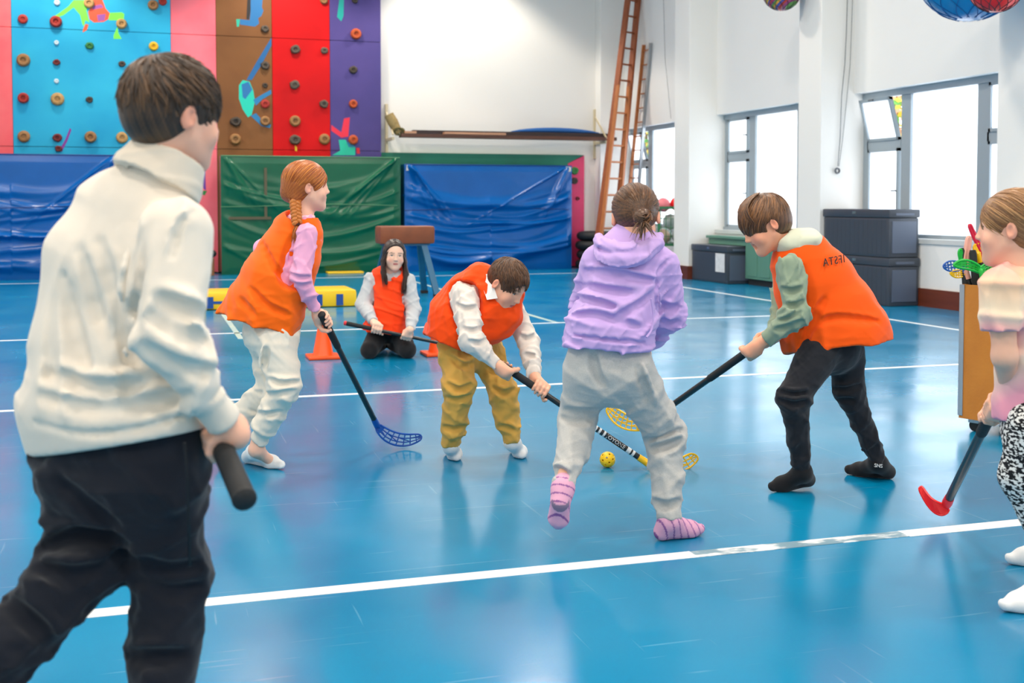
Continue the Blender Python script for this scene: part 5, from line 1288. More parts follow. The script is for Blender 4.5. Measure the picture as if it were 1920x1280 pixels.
# ------------------------------------------------------------------ 5: girl in lilac hoodie, from behind
def person_lilac():
    p = Person(4.15, G(1200, 1005), 'girl in lilac hoodie and grey joggers seen from behind'); J = p.J
    p.set_head(1192, 409, 0.06, (0.10, 0.86, -0.48), (0.0, 0.45, 0.9), 0.224, skin=(240, 182, 152), hair=(104, 72, 50))
    neck = J(1186, 450, 0.03)
    shR, elR, wrR = J(1247, 498, 0.03), J(1258, 592, 0.08), J(1205, 648, 0.28)
    shL, elL, wrL = J(1118, 488, 0.05), J(1092, 566, 0.14), J(1150, 615, 0.32)
    hipR, knR, anR = J(1180, 700, 0.0), J(1246, 808, 0.10), J(1254, 975, 0.02)
    hipL, knL, anL = J(1102, 700, 0.03), J(1083, 790, 0.08), J(1056, 912, -0.12)
    hR, tR = G(1243, 1012), G(1300, 1004); hR[2], tR[2] = 0.03, 0.022; tR = hR+nrm(tR-hR)*0.155; tR[2] = 0.022; tR = tR+AWAY*0.0
    hL, tL = J(1050, 942, -0.15), J(1047, 968, -0.04)
    tL = hL+nrm(J(1046, 985, -0.06)-hL)*0.13
    pel = J(1142, 680, 0.03); ch = J(1180, 520, 0.03)
    f = Fld(*bounds([p.hc, elR, elL, wrR, wrL, knR, knL, hR, tR, tL, hL], 0.15), 0.0046)
    p.head(f, neck); core(f, [neck, ch, pel], 0.055)
    for a, b, c in ((shR, elR, wrR), (shL, elL, wrL)): limb_core(f, a, b, c, (0.026, 0.022, 0.02)); f.add(Cone(mid(neck, ch, 0.4), a, 0.03, 0.03), 0.03)
    for a, b, c in ((hipR, knR, anR), (hipL, knL, anL)): limb_core(f, a, b, c, (0.05, 0.038, 0.027)); f.add(Cone(pel, a, 0.05, 0.05), 0.03)
    for w_, e_ in ((wrR, elR), (wrL, elL)): p.grip(f, w_, w_+nrm(w_-e_)*0.05, nrm(AWAY*0.7-UP*0.7), flip=1, hs=0.95)
    p.foot(f, anR, hR, tR, 0.85); p.foot(f, anL, hL, tL, 0.85); p.body_mesh(f)
    f = Fld(*bounds([shR, shL, elR, elL, wrR, wrL, J(1057, 660), J(1230, 660)], 0.15), 0.0055)
    R = p.rows(f, [((1152, 440, 0.05), (1224, 442, 0.05), 0.07), ((1140, 456, 0.05), (1232, 460, 0.05), 0.08), ((1112, 478, 0.04), (1252, 492, 0.04), 0.10), ((1100, 530, 0.03), (1240, 542, 0.03), 0.12), ((1080, 590, 0.02), (1230, 602, 0.02), 0.13), ((1060, 622, 0.02), (1226, 634, 0.02), 0.14), ((1062, 640, 0.02), (1220, 648, 0.02), 0.13), ((1062, 650, 0.02), (1220, 658, 0.02), 0.13)], 0.03)
    p.hemcut(f, R)
    sleeve(f, shR, elR, wrR, 0.056, 0.054, 0.034, 81, 0.007, k=0.045); sleeve(f, shL, elL, wrL, 0.054, 0.050, 0.034, 83, 0.006)
    f.wrinkle(0.014, 24, 21, (0.45, 0.45, 1.3), lambda P: np.clip((1.10-P[:, 2])*4, 0.05, 1)); f.wrinkle(0.005, 48, 5, (0.5, 0.5, 1.3), lambda P: np.clip((1.10-P[:, 2])*4, 0.1, 1))
    p.crease(f, [[(1098, 506), (1157, 514), (1197, 522), (1229, 528)], [(1096, 534), (1141, 545), (1183, 548)], [(1084, 558), (1127, 567), (1169, 587)], [(1073, 592), (1112, 588), (1157, 601), (1197, 612)], [(1225, 548), (1197, 573), (1157, 594)], [(1240, 600), (1255, 612), (1270, 604)], [(1238, 570), (1255, 580), (1270, 575)]], 0.007, 0.022)
    p.crease(f, [[(1262, 482), (1236, 503), (1230, 531), (1230, 580)], [(1060, 626), (1127, 636), (1208, 643)]], 0.006, 0.010, 0.003)
    o = p.part('hoodie', f, fabric('lilac', (196, 166, 224)))
    fh = Fld(*bounds([J(1110, 500, -0.1), J(1240, 430, 0.15)], 0.10), 0.005)
    ring = []
    for i in range(15):
        a = 0.02*math.pi+0.96*math.pi*i/14; ring.append((J(1180+56*math.cos(a), 441+32*math.sin(a), 0.03-0.11*math.sin(a)), 0.018+0.012*max(0, math.sin(a))))
    chain(fh, ring, 0.012)
    ring2 = []
    for i in range(15):
        a = 0.0*math.pi+1.0*math.pi*i/14; ring2.append((J(1175+57*math.cos(a), 458+30*math.sin(a)-6*math.cos(a), 0.02-0.12*math.sin(a)), 0.012+0.016*max(0, math.sin(a))))
    chain(fh, ring2, 0.006); fh.wrinkle(0.008, 34, 8)
    p.part('hood', fh, fabric('lilac', (196, 166, 224)), parent=o)
    pk = [J(1221, 560, -0.098), J(1226, 590, -0.088), J(1222, 622, -0.095), J(1212, 632, -0.11)]; MB().tube(resample(pk, 12), 0.004, 6).build('pocket_edge', fabric('lilac', (196, 166, 224)), o, smooth=True)
    f = Fld(*bounds([J(1055, 650, 0.15), J(1230, 650, -0.15), anR, anL, knR, knL], 0.13), 0.0055)
    p.rows(f, [((1066, 645, 0.03), (1214, 650, 0.03), 0.115), ((1060, 690, 0.03), (1224, 698, 0.03), 0.128)], 0.03)
    trouser_leg(f, hipR, knR, anR, 0.092, 0.076, 0.045, 91, 0.009, gather=1.3); trouser_leg(f, hipL, knL, anL, 0.085, 0.068, 0.041, 95, 0.009, gather=1.3); f.wrinkle(0.010, 22, 3, (0.7, 0.7, 1.2), sharp=0.42, box=lambda P: np.clip((0.68-P[:, 2])*5, 0.1, 1)); f.wrinkle(0.0028, 48, 4, box=lambda P: np.clip((0.66-P[:, 2])*5, 0.1, 1))
    p.crease(f, [[(1056, 783), (1085, 790), (1117, 784)], [(1060, 768), (1090, 776), (1118, 770)], [(1212, 824), (1235, 830), (1280, 806)], [(1222, 842), (1250, 838), (1280, 826)], [(1111, 662), (1117, 700), (1130, 720)], [(1225, 940), (1250, 950), (1275, 940)], [(1196, 690), (1220, 760)], [(1040, 880), (1060, 890)]], 0.008, 0.024)
    p.part('joggers', f, fabric('heather', (176, 176, 174), noise=(260, 0.5), rgb2=(200, 200, 198)))
    def sock_cols(V):
        c = np.tile(np.array(lin((226, 168, 196))), (len(V), 1)); dl = nrm(tL-hL); isL = np.linalg.norm(V-hL, axis=1) < np.linalg.norm(V-hR, axis=1)
        t = np.where(isL, (V-hL)@nrm(hL-anL+0.001), (V-hR)@nrm(tR-hR)+0.5*(V[:, 2]))
        c[np.sin(t*220) > 0.86] = lin((142, 90, 150))
        sole = isL & ((V-hL)@nrm(-AWAY) > 0.012) & ((V-hL)@dl > -0.02); c[sole] = lin((140, 120, 146)); return c
    SS = mat('striped_socks', (226, 168, 196), 0.9, vcol=True, spec=0.2, bump=(400, 0.2, 0.002))
    p.sock(SS, anR, hR, tR, 1.05, (mid(knR, anR, 0.93), 0.035, 0.036), sock_cols); p.sock(SS, anL, hL, tL, 1.05, (mid(knL, anL, 0.93), 0.034, 0.034), sock_cols, ground=False)
    f = p.hair_base(1.0, front=0.05, nape=0.075, occ=0.93); root = (0.02, -0.108, -0.028); mb = MB()
    p.flow_locks(mb, 800, 37, 0.16, 0.0034, target=root, front=0.06, nape=0.09, wild=0.10, lift=1.02)
    bc_ = p.L(J(1205, 408, -0.075)); f.add(Ell(p.H(*bc_), np.array([0.034, 0.030, 0.034])*p.hs), 0.02); rs = np.random.RandomState(3)
    for i in range(26):
        a0 = rs.uniform(0, 6.28); tilt = rs.normal(size=3)*0.35+np.array([0, -1, 0.2]); z = nrm(tilt); x = nrm(np.cross(z, (0, 0, 1))); y = np.cross(z, x); R_ = rs.uniform(0.012, 0.036)
        pts = [bc_+R_*(math.cos(a0+t)*x+math.sin(a0+t)*y)+z*(0.012+0.016*(1-R_/0.031)) for t in np.linspace(0, 3.6, 9)]; p.lock(mb, pts, 0.005)
    for i in range(22):
        e = bc_+np.array([rs.uniform(-0.055, 0.045), rs.uniform(-0.03, 0.01), rs.uniform(-0.095, -0.05)]); p.lock(mb, [bc_+[0, -0.01, -0.012], (bc_+e)/2+rs.normal(size=3)*0.008, e], 0.0042)
    p.finish_hair(f, mb, (54, 32, 19), (146, 98, 58), 0.36, pole=root)
person_lilac()

# ------------------------------------------------------------------ 6: boy in orange bib on the right
def person_right():
    p = Person(4.92, G(1545, 905), 'smiling boy in orange bib, sage sweatshirt and black joggers leaning left'); J = p.J
    p.set_head(1434, 421, 0.0, (-0.87, -0.10, -0.50), (-0.48, 0.0, 0.87), 0.230, skin=(242, 172, 138), hair=(80, 52, 34), mouth_open=0.016)
    neck = J(1478, 462, 0.02)
    shL, elL, wrL = J(1482, 503, -0.12), J(1494, 590, -0.16), J(1436, 636, -0.08)
    shR, elR, wrR = J(1472, 500, 0.16), J(1470, 590, 0.16), J(1448, 632, 0.06)
    hipL, knL, anL = J(1532, 665, -0.06), J(1488, 747, -0.12), J(1505, 884, -0.06)
    hipR, knR, anR = J(1586, 660, 0.10), J(1592, 732, 0.10), J(1646, 866, 0.14)
    hL, tL = G(1513, 916), G(1446, 922); hR, tR = G(1664, 897), G(1600, 890)
    for q, z in ((hL, 0.04), (tL, 0.022), (hR, 0.03), (tR, 0.022)): q[2] = z
    tL = hL+nrm(tL-hL)*0.165; tL[2] = 0.022; tR = hR+nrm(tR-hR)*0.165; tR[2] = 0.022
    top_, end = J(1424, 643, -0.04), PD(1203, 800, 5.42); ax = nrm(end-top_); gL = top_+ax*0.04; gR = top_+ax*0.0-ax*0.05
    top_ = top_-ax*0.10
    pel = J(1560, 645, 0.02); ch = J(1510, 520, 0.02)
    f = Fld(*bounds([p.hc, elR, elL, gL, top_, knR, knL, hR, tR, tL, hL], 0.15), 0.0046)
    p.head(f, neck); core(f, [neck, ch, pel], 0.05)
    for a, b, c in ((shR, elR, wrR), (shL, elL, wrL)): limb_core(f, a, b, c, (0.026, 0.022, 0.02)); f.add(Cone(mid(neck, ch, 0.5), a, 0.03, 0.03), 0.03)
    for a, b, c in ((hipR, knR, anR), (hipL, knL, anL)): limb_core(f, a, b, c, (0.045, 0.036, 0.026)); f.add(Cone(pel, a, 0.05, 0.05), 0.03)
    p.grip(f, wrL+nrm(wrL-elL)*0.02, gL, ax, flip=-1, hs=1.0, thumb=1); p.grip(f, wrR+nrm(wrR-elR)*0.0, gR, ax, flip=1, hs=1.0)
    p.foot(f, anL, hL, tL, 0.88); p.foot(f, anR, hR, tR, 0.88); o = p.body_mesh(f)
    f = Fld(*bounds([shR, shL, elR, elL, wrR, wrL, J(1540, 440), J(1590, 640)], 0.13), 0.006)
    R = p.rows(f, [((1458, 466, 0.03), (1520, 456, 0.03), 0.075), ((1456, 495, 0.02), (1556, 470, 0.02), 0.10), ((1472, 560, 0.02), (1590, 545, 0.02), 0.11), ((1490, 630, 0.02), (1610, 620, 0.02), 0.12)]); p.hemcut(f, R)
    f.sub(Cone(mid(neck, p.hc, 0.3), p.hc, 0.05, 0.08), 0.01)
    sleeve(f, shL, elL, wrL, 0.062, 0.056, 0.034, 101, 0.009); sleeve(f, shR, elR, wrR, 0.06, 0.054, 0.034, 103, 0.007); f.wrinkle(0.010, 32, 3, (0.8, 0.8, 1.0))
    p.crease(f, [[(1463, 602), (1482, 598), (1500, 584)], [(1455, 618), (1480, 614), (1505, 602)], [(1462, 540), (1485, 548), (1505, 540)], [(1470, 570), (1490, 575), (1508, 565)]], 0.007, 0.018)
    o = p.part('sweatshirt', f, fabric('sage', (142, 160, 138)))
    fh = Fld(*bounds([J(1460, 440), J(1540, 460)], 0.14), 0.005); fh.add(ECap(J(1474, 456, 0.02), J(1516, 449, 0.02), 0.062, 0.10, 0.050, 0.115, UP, UP), 0.0); fh.sub(Cone(mid(neck, p.hc, 0.2), p.hc, 0.052, 0.075), 0.01); fh.wrinkle(0.004, 24, 8)
    p.part('hood', fh, fabric('sage_pale', (214, 218, 196)), parent=o)
    f = Fld(*bounds([J(1440, 670, 0.2), J(1680, 660, -0.2), J(1500, 430)], 0.12), 0.006)
    rows = [((1462, 470, 0.02), (1534, 452, 0.02), 0.085), ((1447, 498, 0.02), (1562, 474, 0.02), 0.118), ((1452, 540, 0.02), (1600, 518, 0.02), 0.135), ((1466, 600, 0.02), (1640, 574, 0.02), 0.15), ((1474, 645, 0.02), (1668, 618, 0.02), 0.165), ((1476, 660, 0.02), (1674, 634, 0.02), 0.165)]
    R = p.rows(f, rows, 0.03); p.hemcut(f, R)
    f.add(ECap(J(1470, 600, 0.05), J(1474, 652, 0.06), 0.03, 0.09, 0.02, 0.08, RIGHT, RIGHT), 0.03)
    f.sub(Cone(shL-AWAY*0.05-RIGHT*0.005, J(1480, 600, -0.24), 0.078, 0.105), 0.012); f.sub(Cone(shR+AWAY*0.04, J(1470, 600, 0.26), 0.07, 0.09), 0.012)
    f.sub(Ell(J(1496, 438, 0.02), (0.085, 0.09, 0.045)), 0.012); f.sub(Cone(mid(neck, p.hc, 0.4), p.hc, 0.05, 0.07), 0.01)
    f.wrinkle(0.012, 13, 16, (1, 1, 0.4), sharp=0.45, box=lambda P: np.clip((1.0-P[:, 2])*2.5, 0.05, 1)); f.wrinkle(0.002, 34, 4, (0.8, 0.8, 1), lambda P: np.clip((1.0-P[:, 2])*2.5, 0.2, 1))
    c1, c0 = R[-1][0], R[-3][0]; f.sub(ECap(c0, c1+(c1-c0)*0.35, 0.06, 0.05, R[-1][1]*0.98-0.02, R[-1][2]*0.98-0.02, R[-3][3], R[-1][3]))
    p.crease(f, [[(1505, 618), (1560, 592), (1645, 602)], [(1506, 645), (1522, 605), (1545, 560)]], 0.004, 0.03)
    bib = p.part('bib', f, fabric('orange_bright', (255, 90, 0), rough=0.7))
    # mirrored lettering across the back, projected on the bib
    Vb, _ = f.mesh(); PXs = np.stack([960+FPX*((Vb-EYE)@_r)/((Vb-EYE)@_f), 478-FPX*((Vb-EYE)@_u)/((Vb-EYE)@_f)], 1); Db = (Vb-EYE)@_f
    def on_bib(x, y):
        m = np.where((np.abs(PXs[:, 0]-x) < 6) & (np.abs(PXs[:, 1]-y) < 6))[0]; return float(Db[m].min()) if len(m) else p.D
    W, F = text_mesh('l', 'IFSTA', 1.0, None, None, (0, 0, 0), (1, 0, 0), (0, 1, 0), mirror=True, extrude=0.0, spacing=1.15)
    W = np.asarray(W); W = W/(W[:, 0].max()-W[:, 0].min())
    px = 1564+44*W[:, 0]; py = 489-44*W[:, 1]-44*W[:, 0]*0.19
    px, py = 1564+40*W[:, 0]-6*W[:, 1], 489-56*W[:, 1]-8*W[:, 0]
    c0_ = PD(1564, 489, on_bib(1564, 489)); nb = []
    pts = [PD(x, y, on_bib(x, y)) for x, y in ((1545, 493), (1583, 485), (1564, 505), (1564, 476))]
    nn = nrm(np.cross(pts[1]-pts[0], pts[3]-pts[2])); nn = nn if nn@(EYE-c0_) > 0 else -nn
    c0_ = c0_+nn*0.004; WV = []
    for x, y in zip(px, py):
        d = ray(x, y); Dp = ((c0_-EYE)@nn)/(d@nn); Ds = on_bib(x, y)-0.003; WV.append(PD(x, y, min(Dp, Ds)))
    WV = np.array(WV); n0 = len(WV); E2 = np.concatenate([WV, WV+nrm(AWAY)*0.004])
    mesh_obj('lettering', E2, [tuple(q) for q in F]+[tuple(i+n0 for i in q[::-1]) for q in F], mat('print_black', (40, 22, 16), 0.7), bib)
    f = Fld(*bounds([J(1480, 640, 0.2), J(1610, 640, -0.1), anR, anL, knR, knL], 0.12), 0.0055)
    p.rows(f, [((1502, 630, 0.02), (1606, 622, 0.02), 0.11), ((1498, 655, 0.02), (1612, 650, 0.02), 0.115)], 0.03)
    trouser_leg(f, hipL, knL, anL, 0.085, 0.064, 0.037, 111, 0.008, gather=1.12); trouser_leg(f, hipR, knR, anR, 0.082, 0.062, 0.035, 115, 0.007, gather=1.12); f.wrinkle(0.006, 28, 3, (0.7, 0.7, 1.2), sharp=0.42, box=lambda P: np.clip((0.55-P[:, 2])*5, 0.15, 1)); f.wrinkle(0.002, 50, 4)
    p.crease(f, [[(1458, 732), (1490, 742), (1514, 736)], [(1462, 750), (1490, 760), (1512, 752)], [(1562, 728), (1590, 732), (1612, 722)], [(1570, 750), (1600, 750)]], 0.006, 0.02)
    p.part('joggers', f, fabric('black_blue', (34, 36, 42)))
    p.sock(fabric('sock_black', (30, 30, 33)), anL, hL, tL, 1.08, (mid(knL, anL, 0.97), 0.034, 0.036)); p.sock(fabric('sock_black', (30, 30, 33)), anR, hR, tR, 1.08, (mid(knR, anR, 0.97), 0.033, 0.034))
    V, F = text_mesh('lettering', 'SNS', 0.021, None, None, PD(1647, 873, 5.012), RIGHT*1.0-UP*0.1, UP, extrude=0.004); mesh_obj('lettering', V, F, mat('print_pale', (206, 208, 210), 0.7), p.root)
    f = p.hair_base(1.05, front=0.058, nape=0.06, ears=False); 
    for sx in (-1, 1): f.sub(Ell(p.H(sx*0.095, 0.004, -0.018), np.array([0.034, 0.030, 0.036])*p.hs, p.hA), 0.006)
    mb = MB(); p.flow_locks(mb, 1100, 47, 0.085, 0.0034, crown=(0, -0.06, 0.13), fwd=0.4, front=0.062, nape=0.062, wild=0.25, lift=1.01)
    rs = np.random.RandomState(6)
    for i in range(300):      # fringe swept over the forehead
        x = rs.uniform(-0.075, 0.075); e = rs.uniform(-0.006, 0.014)
        p.lock(mb, [(x*0.5, -0.02+rs.uniform(-0.02, 0.03), 0.128), (x*0.8, 0.05, 0.122), (x, 0.095-abs(x)*0.35, 0.088), (x*1.05, 0.104-abs(x)*0.55, 0.056), (x*1.05+rs.uniform(-0.01, 0.01), 0.100-abs(x)*0.6, 0.034+e)], 0.0036)
    p.finish_hair(f, mb, (58, 36, 24), (170, 116, 70), 0.38)
    B = 5.44
    stick(top_, end, [PD(x, y, B+dz) for x, y, dz in ((1200, 786, 0), (1185, 783, 0), (1165, 771, 0.02), (1146, 760, 0.05))], [PD(x, y, B+dz) for x, y, dz in ((1206, 806, 0), (1186, 809, 0), (1160, 801, 0.02), (1143, 786, 0.04), (1135, 767, 0.05))], (246, 196, 10), 'black stick with a yellow lattice blade held by the smiling boy', 'sticks held by the players', grip_len=0.42)
person_right()

# ------------------------------------------------------------------ 7: girl at the right edge
def person_edge():
    p = Person(3.5, G(1940, 1120), 'girl in pink tie-dye tee and speckled leggings at the right edge'); J = p.J
    p.set_head(1897, 428, 0.0, (-0.84, 0.52, -0.06), (0.0, 0.0, 1), 0.222, skin=(242, 186, 158), hair=(150, 104, 66))
    neck = J(1915, 500, 0.0)
    shL, elL, wrL = J(1876, 540, -0.08), J(1884, 668, -0.08), J(1892, 738, 0.06)
    shR, elR, wrR = J(1975, 530, 0.14), J(1950, 660, 0.24), J(1893, 745, 0.20)
    hipL, knL, anL = J(1945, 800, -0.06), J(1918, 892, -0.02), J(1968, 1105, -0.1)
    hipR, knR, anR = J(1985, 800, 0.10), J(1950, 890, 0.25), J(1972, 1030, 0.40)
    hL, tL = G(1975, 1140), G(1895, 1146); hR, tR = G(1985, 1058), G(1915, 1058)
    for q, z in ((hL, 0.03), (tL, 0.022), (hR, 0.03), (tR, 0.022)): q[2] = z
    tL = hL+nrm(tL-hL)*0.16; tR = hR+nrm(tR-hR)*0.16; anL = hL+np.array([0.0, 0, 0.07]); anR = hR+np.array([0.0, 0, 0.07])
    top_, end = J(1874, 742, 0.14), PD(1776, 942, 4.38); ax = nrm(end-top_); gL = top_+ax*0.055; gR = top_+ax*0.12
    top_ = top_-ax*0.03
    pel = J(1955, 780, 0.03); ch = J(1925, 570, 0.03)
    f = Fld(*bounds([p.hc, elR, elL, gL, gR, shR, knR, knL, hR, tR, tL, hL], 0.16), 0.0046)
    p.head(f, neck); core(f, [neck, ch, pel], 0.06)
    for a, b, c in ((shR, elR, wrR), (shL, elL, wrL)): f.add(Cone(a, b, 0.040, 0.034), 0.03); f.add(Cone(b, c, 0.035, 0.023), 0.02); f.add(Cone(mid(neck, ch, 0.4), a, 0.035, 0.035), 0.03)
    for a, b, c in ((hipR, knR, anR), (hipL, knL, anL)): limb_core(f, a, b, c, (0.055, 0.042, 0.03)); f.add(Cone(pel, a, 0.06, 0.06), 0.03)
    p.grip(f, wrL, gL, ax, flip=1, hs=0.98); p.grip(f, wrR, gR, ax, flip=1, hs=0.98)
    p.foot(f, anL, hL, tL, 0.86); p.foot(f, anR, hR, tR, 0.86); p.body_mesh(f)
    f = Fld(*bounds([shL, shR, J(1890, 790), J(2030, 790), J(1910, 490)], 0.14), 0.0055)
    R = p.rows(f, [((1880, 498, -0.02), (1950, 498, 0.04), 0.07), ((1856, 528, -0.06), (1988, 525, 0.10), 0.09), ((1882, 600, -0.05), (2000, 600, 0.10), 0.105), ((1894, 700, -0.04), (2012, 700, 0.10), 0.11), ((1890, 775, -0.03), (2020, 775, 0.10), 0.125), ((1890, 790, -0.03), (2020, 790, 0.10), 0.125)]); p.hemcut(f, R)
    for a, b in ((shL, elL), (shR, elR)): f.add(Cone(a, mid(a, b, 0.62), 0.064, 0.064, capb=True, fold=(0.004, 1.5, 5)), 0.03)
    f.wrinkle(0.009, 20, 31, (0.9, 0.9, 0.8), sharp=0.4); f.sub(Cone(neck+UP*0.0, p.hc, 0.06, 0.06), 0.01)
    def tie(V):
        z = V[:, 2]+0.05*np.sin(V[:, 0]*14)+0.04*np.sin(V[:, 1]*17+1); stops = [(0.50, (236, 150, 178)), (0.62, (238, 160, 180)), (0.72, (246, 218, 196)), (0.84, (240, 160, 170)), (0.90, (250, 226, 196)), (0.97, (250, 206, 170)), (1.06, (240, 160, 164)), (1.16, (246, 190, 176))]
        zs = [q[0] for q in stops]; C = np.array([lin(q[1]) for q in stops]); return np.stack([np.interp(z, zs, C[:, i]) for i in range(4)], 1)
    p.part('tee_shirt', f, mat('tie_dye', (240, 170, 170), 0.9, vcol=True, spec=0.2, sheen=0.1, bump=(420, 0.15, 0.002)), tie)
    f = Fld(*bounds([J(1900, 780), J(2010, 780), knL, knR, anL, anR], 0.14), 0.006)
    p.rows(f, [((1900, 770, -0.03), (2012, 770, 0.10), 0.11), ((1898, 800, -0.03), (2016, 800, 0.10), 0.115)])
    trouser_leg(f, hipL, knL, mid(knL, anL, 0.93), 0.082, 0.064, 0.036, 121, 0.002, cuff=False); trouser_leg(f, hipR, knR, mid(knR, anR, 0.93), 0.08, 0.062, 0.036, 125, 0.002, cuff=False)
    p.part('leggings', f, mat('speckled_leggings', (20, 20, 24), 0.8, spec=0.3, noise=(75, 1.0), rgb2=(232, 230, 226), thr=(0.50, 0.53), stretch=(1, 1, 1.9)))
    p.sock(fabric('sock_white', (240, 240, 240)), anL, hL, tL); p.sock(fabric('sock_white', (240, 240, 240)), anR, hR, tR)
    f = p.hair_base(1.0, front=0.05, nape=0.07); mb = MB(); p.flow_locks(mb, 760, 57, 0.17, 0.0036, target=(0, -0.11, -0.05), front=0.06, nape=0.085, wild=0.1, lift=1.02)
    b = np.array([0.0, -0.125, -0.055]); f.add(Ell(p.H(*b), np.array([0.032, 0.03, 0.032])*p.hs), 0.03); rs = np.random.RandomState(8)
    for i in range(22):
        a0 = rs.uniform(0, 6.28); z = nrm(rs.normal(size=3)*0.4+np.array([0, -1, 0])); x = nrm(np.cross(z, (0, 0, 1))); y = np.cross(z, x); R_ = rs.uniform(0.015, 0.036)
        p.lock(mb, [b+R_*(math.cos(a0+t)*x+math.sin(a0+t)*y)+z*0.015 for t in np.linspace(0, 3.4, 8)], 0.006)
    p.finish_hair(f, mb, (112, 72, 40), (206, 156, 104), 0.4, pole=(0, -0.11, -0.05))
    B = 4.40
    stick(top_, end, [PD(x, y, B+dz) for x, y, dz in ((1766, 944, 0), (1755, 942, 0), (1740, 929, 0.03), (1728, 910, 0.06))], [PD(x, y, B+dz) for x, y, dz in ((1781, 956, 0), (1774, 971, 0), (1754, 966, 0.01), (1735, 943, 0.04), (1722, 915, 0.06))], (236, 16, 20), 'black stick with a red blade held by the girl at the right edge', 'sticks held by the players', solid=True, grip_len=0.3, shaft_r=0.0155)
person_edge()

# ================================================================== the ball
bp_ = G(1139, 876); bp_[2] = 0.0362
f = Fld(bp_-0.042, bp_+0.042, 0.0016); f.add(Ell(bp_, 0.036)); f.sub(Ell(bp_, 0.0325))
for i in range(26):
    z = 1-2*(i+0.5)/26; a = i*2.39996; d = np.array([math.sqrt(1-z*z)*math.cos(a), math.sqrt(1-z*z)*math.sin(a), z]); f.sub(Cone(bp_+d*0.028, bp_+d*0.042, 0.0042, 0.0042))
V, Q = f.mesh(); o = mesh_obj('floorball', V, Q, mat('ball_yellow', (248, 200, 10), 0.35), smooth=True); tag(o, 'small yellow perforated plastic ball on the blue floor', 'ball')

# ================================================================== wooden bin full of sticks
e1 = nrm(np.array([math.sin(math.radians(38)-YAW)*1.0, -math.cos(math.radians(38)-YAW), 0])); e2 = np.array([-e1[1], e1[0], 0.0])
if e2@AWAY < 0: e2 = -e2
c0 = PD(1797, 797, 6.2); c0[2] = 0.0; ZB, ZT, BW, BD = 0.085, 0.775, 0.60, 0.42
bn = empty('wooden_bin', c0+e1*BW/2+e2*BD/2, 'orange-brown wooden bin on casters holding spare sticks', 'bin')
PLY = mat('bin_plywood', (206, 128, 40), 0.5, noise=(9, 0.5), rgb2=(186, 108, 30), bump=(70, 0.08)); MET = mat('bin_edge_metal', (176, 180, 186), 0.35, 0.7)
def bpanel(a, u, w, t, th): MB().prism([a+UP*ZB, a+u*w+UP*ZB, a+u*w+UP*ZT, a+UP*ZT], t*th).build('panel', PLY, bn)
bpanel(c0, e1, BW, e2, 0.015); bpanel(c0+e2*(BD-0.015), e1, BW, e2, 0.015); bpanel(c0+e2*0.015, e2, BD-0.03, e1, 0.015); bpanel(c0+e2*0.015+e1*(BW-0.015), e2, BD-0.03, e1, 0.015)
MB().prism([c0+UP*(ZB-0.015), c0+e1*BW+UP*(ZB-0.015), c0+e1*BW+e2*BD+UP*(ZB-0.015), c0+e2*BD+UP*(ZB-0.015)], UP*0.015).build('bottom_board', PLY, bn)
for (u, v) in ((0, 0), (BW, 0), (BW, BD), (0, BD)):
    q = c0+e1*u+e2*v; su, sv = (1 if u == 0 else -1), (1 if v == 0 else -1)
    MB().obox(q+e1*su*0.010-e2*sv*0.002+UP*(ZB+ZT)/2, e1*0.013, e2*0.0025, UP*(ZT-ZB)/2).obox(q-e1*su*0.002+e2*sv*0.010+UP*(ZB+ZT)/2, e1*0.0025, e2*0.013, UP*(ZT-ZB)/2).build('corner_strip', MET, bn)
    w_ = q+e1*su*0.06+e2*sv*0.06
    ca_ = MB().lathe([(0.026, -0.012), (0.03, -0.008), (0.03, 0.008), (0.026, 0.012)], w_+UP*0.03, 16, e2).build('caster', mat('caster_black', (24, 24, 26), 0.6), bn, smooth=True)
    MB().obox(w_+UP*0.058, e1*0.028, e2*0.02, UP*0.012).build('caster_fork', MET, ca_)
# spare sticks standing blade-up
def spare(te, be, rgb, foot, D, label, solid=False, nrib=7, thick=0.008):
    T = [PD(x, y, D) for x, y in te]; B = [PD(x, y, D) for x, y in be]; hub = (T[0]+B[0])/2
    ft = c0+e1*foot[0]+e2*foot[1]+UP*(ZB+0.02); stick(ft, hub, T, B, rgb, label, 'spare sticks in the wooden bin', solid=solid, nrib=nrib, thick=thick, grip_len=0.1)
GREEN, RED_, YEL, BLUE, PINK = (20, 176, 60), (214, 24, 60), (250, 196, 10), (24, 90, 176), (236, 168, 150)
spare([(1842, 503), (1832, 494), (1815, 486), (1798, 486), (1787, 496)], [(1840, 513), (1824, 506), (1806, 502), (1793, 503), (1788, 498)], GREEN, (0.16, 0.12), 6.08, 'spare stick with the larger green blade in the bin', thick=0.012)
spare([(1839, 501), (1848, 492), (1862, 489), (1880, 492)], [(1843, 511), (1856, 504), (1868, 500), (1882, 499)], GREEN, (0.22, 0.10), 6.02, 'spare stick with a green blade half hidden by the girl’s shoulder')
spare([(1806, 494), (1790, 488), (1775, 489), (1768, 498)], [(1808, 503), (1792, 509), (1777, 509), (1769, 502)], BLUE, (0.08, 0.2), 6.2, 'spare stick with a blue lattice blade at the bin’s left')
spare([(1810, 508), (1799, 506), (1788, 506), (1781, 511)], [(1811, 516), (1799, 521), (1788, 520), (1782, 514)], YEL, (0.08, 0.28), 6.2, 'spare stick with a low yellow lattice blade at the bin’s left')
spare([(1846, 476), (1836, 455), (1826, 436), (1819, 419)], [(1842, 478), (1832, 458), (1822, 440), (1816, 421)], RED_, (0.25, 0.2), 6.2, 'spare stick with a tall crimson blade pointing up', True, 5, 0.014)
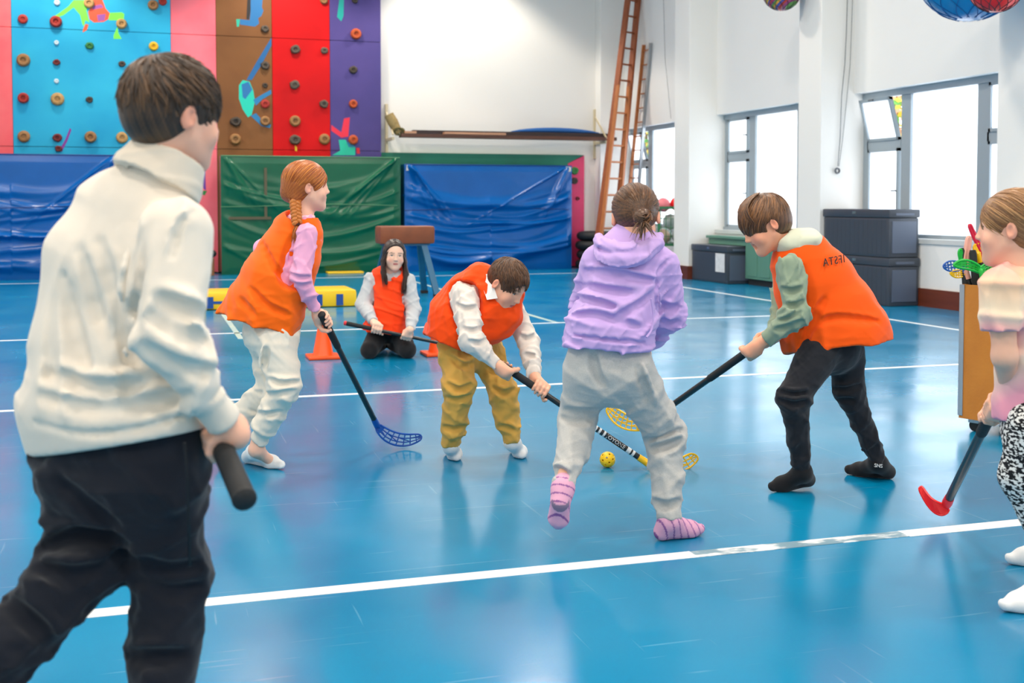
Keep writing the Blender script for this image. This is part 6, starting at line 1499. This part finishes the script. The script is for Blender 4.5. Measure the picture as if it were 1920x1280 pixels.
spare([(1814, 506), (1815, 480), (1817, 460), (1819, 444)], [(1806, 506), (1808, 480), (1812, 460), (1815, 443)], PINK, (0.2, 0.14), 6.2, 'spare stick with a pale pink blade standing upright', True, 5, 0.02)
spare([(1828, 476), (1826, 466), (1824, 458), (1836, 456)], [(1838, 474), (1838, 468), (1838, 462), (1840, 458)], YEL, (0.2, 0.25), 6.2, 'spare stick with a small yellow blade tip behind the others', True, 5, 0.012)
spare([(1800, 488), (1798, 478), (1796, 471), (1800, 467)], [(1808, 486), (1806, 478), (1804, 472), (1802, 468)], GREEN, (0.14, 0.3), 6.2, 'spare stick with a green tip behind the pink blade', True, 5, 0.012)
spare([(1855, 492), (1858, 482), (1866, 477), (1876, 480)], [(1862, 494), (1866, 490), (1872, 488), (1878, 486)], RED_, (0.3, 0.2), 6.2, 'spare stick with a red grid blade beside the girl’s neck')

def handle_up(px, py, foot, D, label):
    t = PD(px, py, D); ft = c0+e1*foot[0]+e2*foot[1]+UP*(ZB+0.01)
    r = empty('floorball_stick', ft, label, 'floorball stick', 'spare sticks in the wooden bin'); d = nrm(ft-t)
    MB().tube([t, ft], 0.0135, 12).build('shaft', BLK, r, smooth=True)
    MB().tube([t-d*0.004, t+d*0.012, t+d*0.26], [0.014, 0.0185, 0.017], 12).build('grip', GRIP, r, smooth=True)
handle_up(1806, 466, (0.06, 0.05), 6.21, 'black stick handle beside the pink blade in the bin')
handle_up(1824, 470, (0.12, 0.06), 6.17, 'black stick handle between the pink and crimson blades in the bin')
handle_up(1832, 473, (0.14, 0.14), 6.25, 'black stick handle behind the larger green blade in the bin')
handle_up(1850, 480, (0.2, 0.12), 6.12, 'black stick handle nearest the girl’s chin in the bin')

# ================================================================== hall lamps (above the picture)
for i, (x, y) in enumerate(LAMP_SPOTS):
    l = empty('hall_lamp', (x, y, ROOM_H-0.3), 'white bell-shaped hall lamp on the ceiling above the picture', 'lamp', 'hall lamps on the ceiling')
    MB().lathe([(0.34, -0.04), (0.33, -0.04), (0.2, 0.16), (0.06, 0.22), (0.05, 0.22), (0.19, 0.17), (0.34, -0.03)], (x, y, ROOM_H-0.3), 20).build('shade', mat('lamp_white', (230, 230, 230), 0.4), l, smooth=True)
    MB().tube([(x, y, ROOM_H-0.1), (x, y, ROOM_H)], 0.03, 8).build('stem', MET, l)
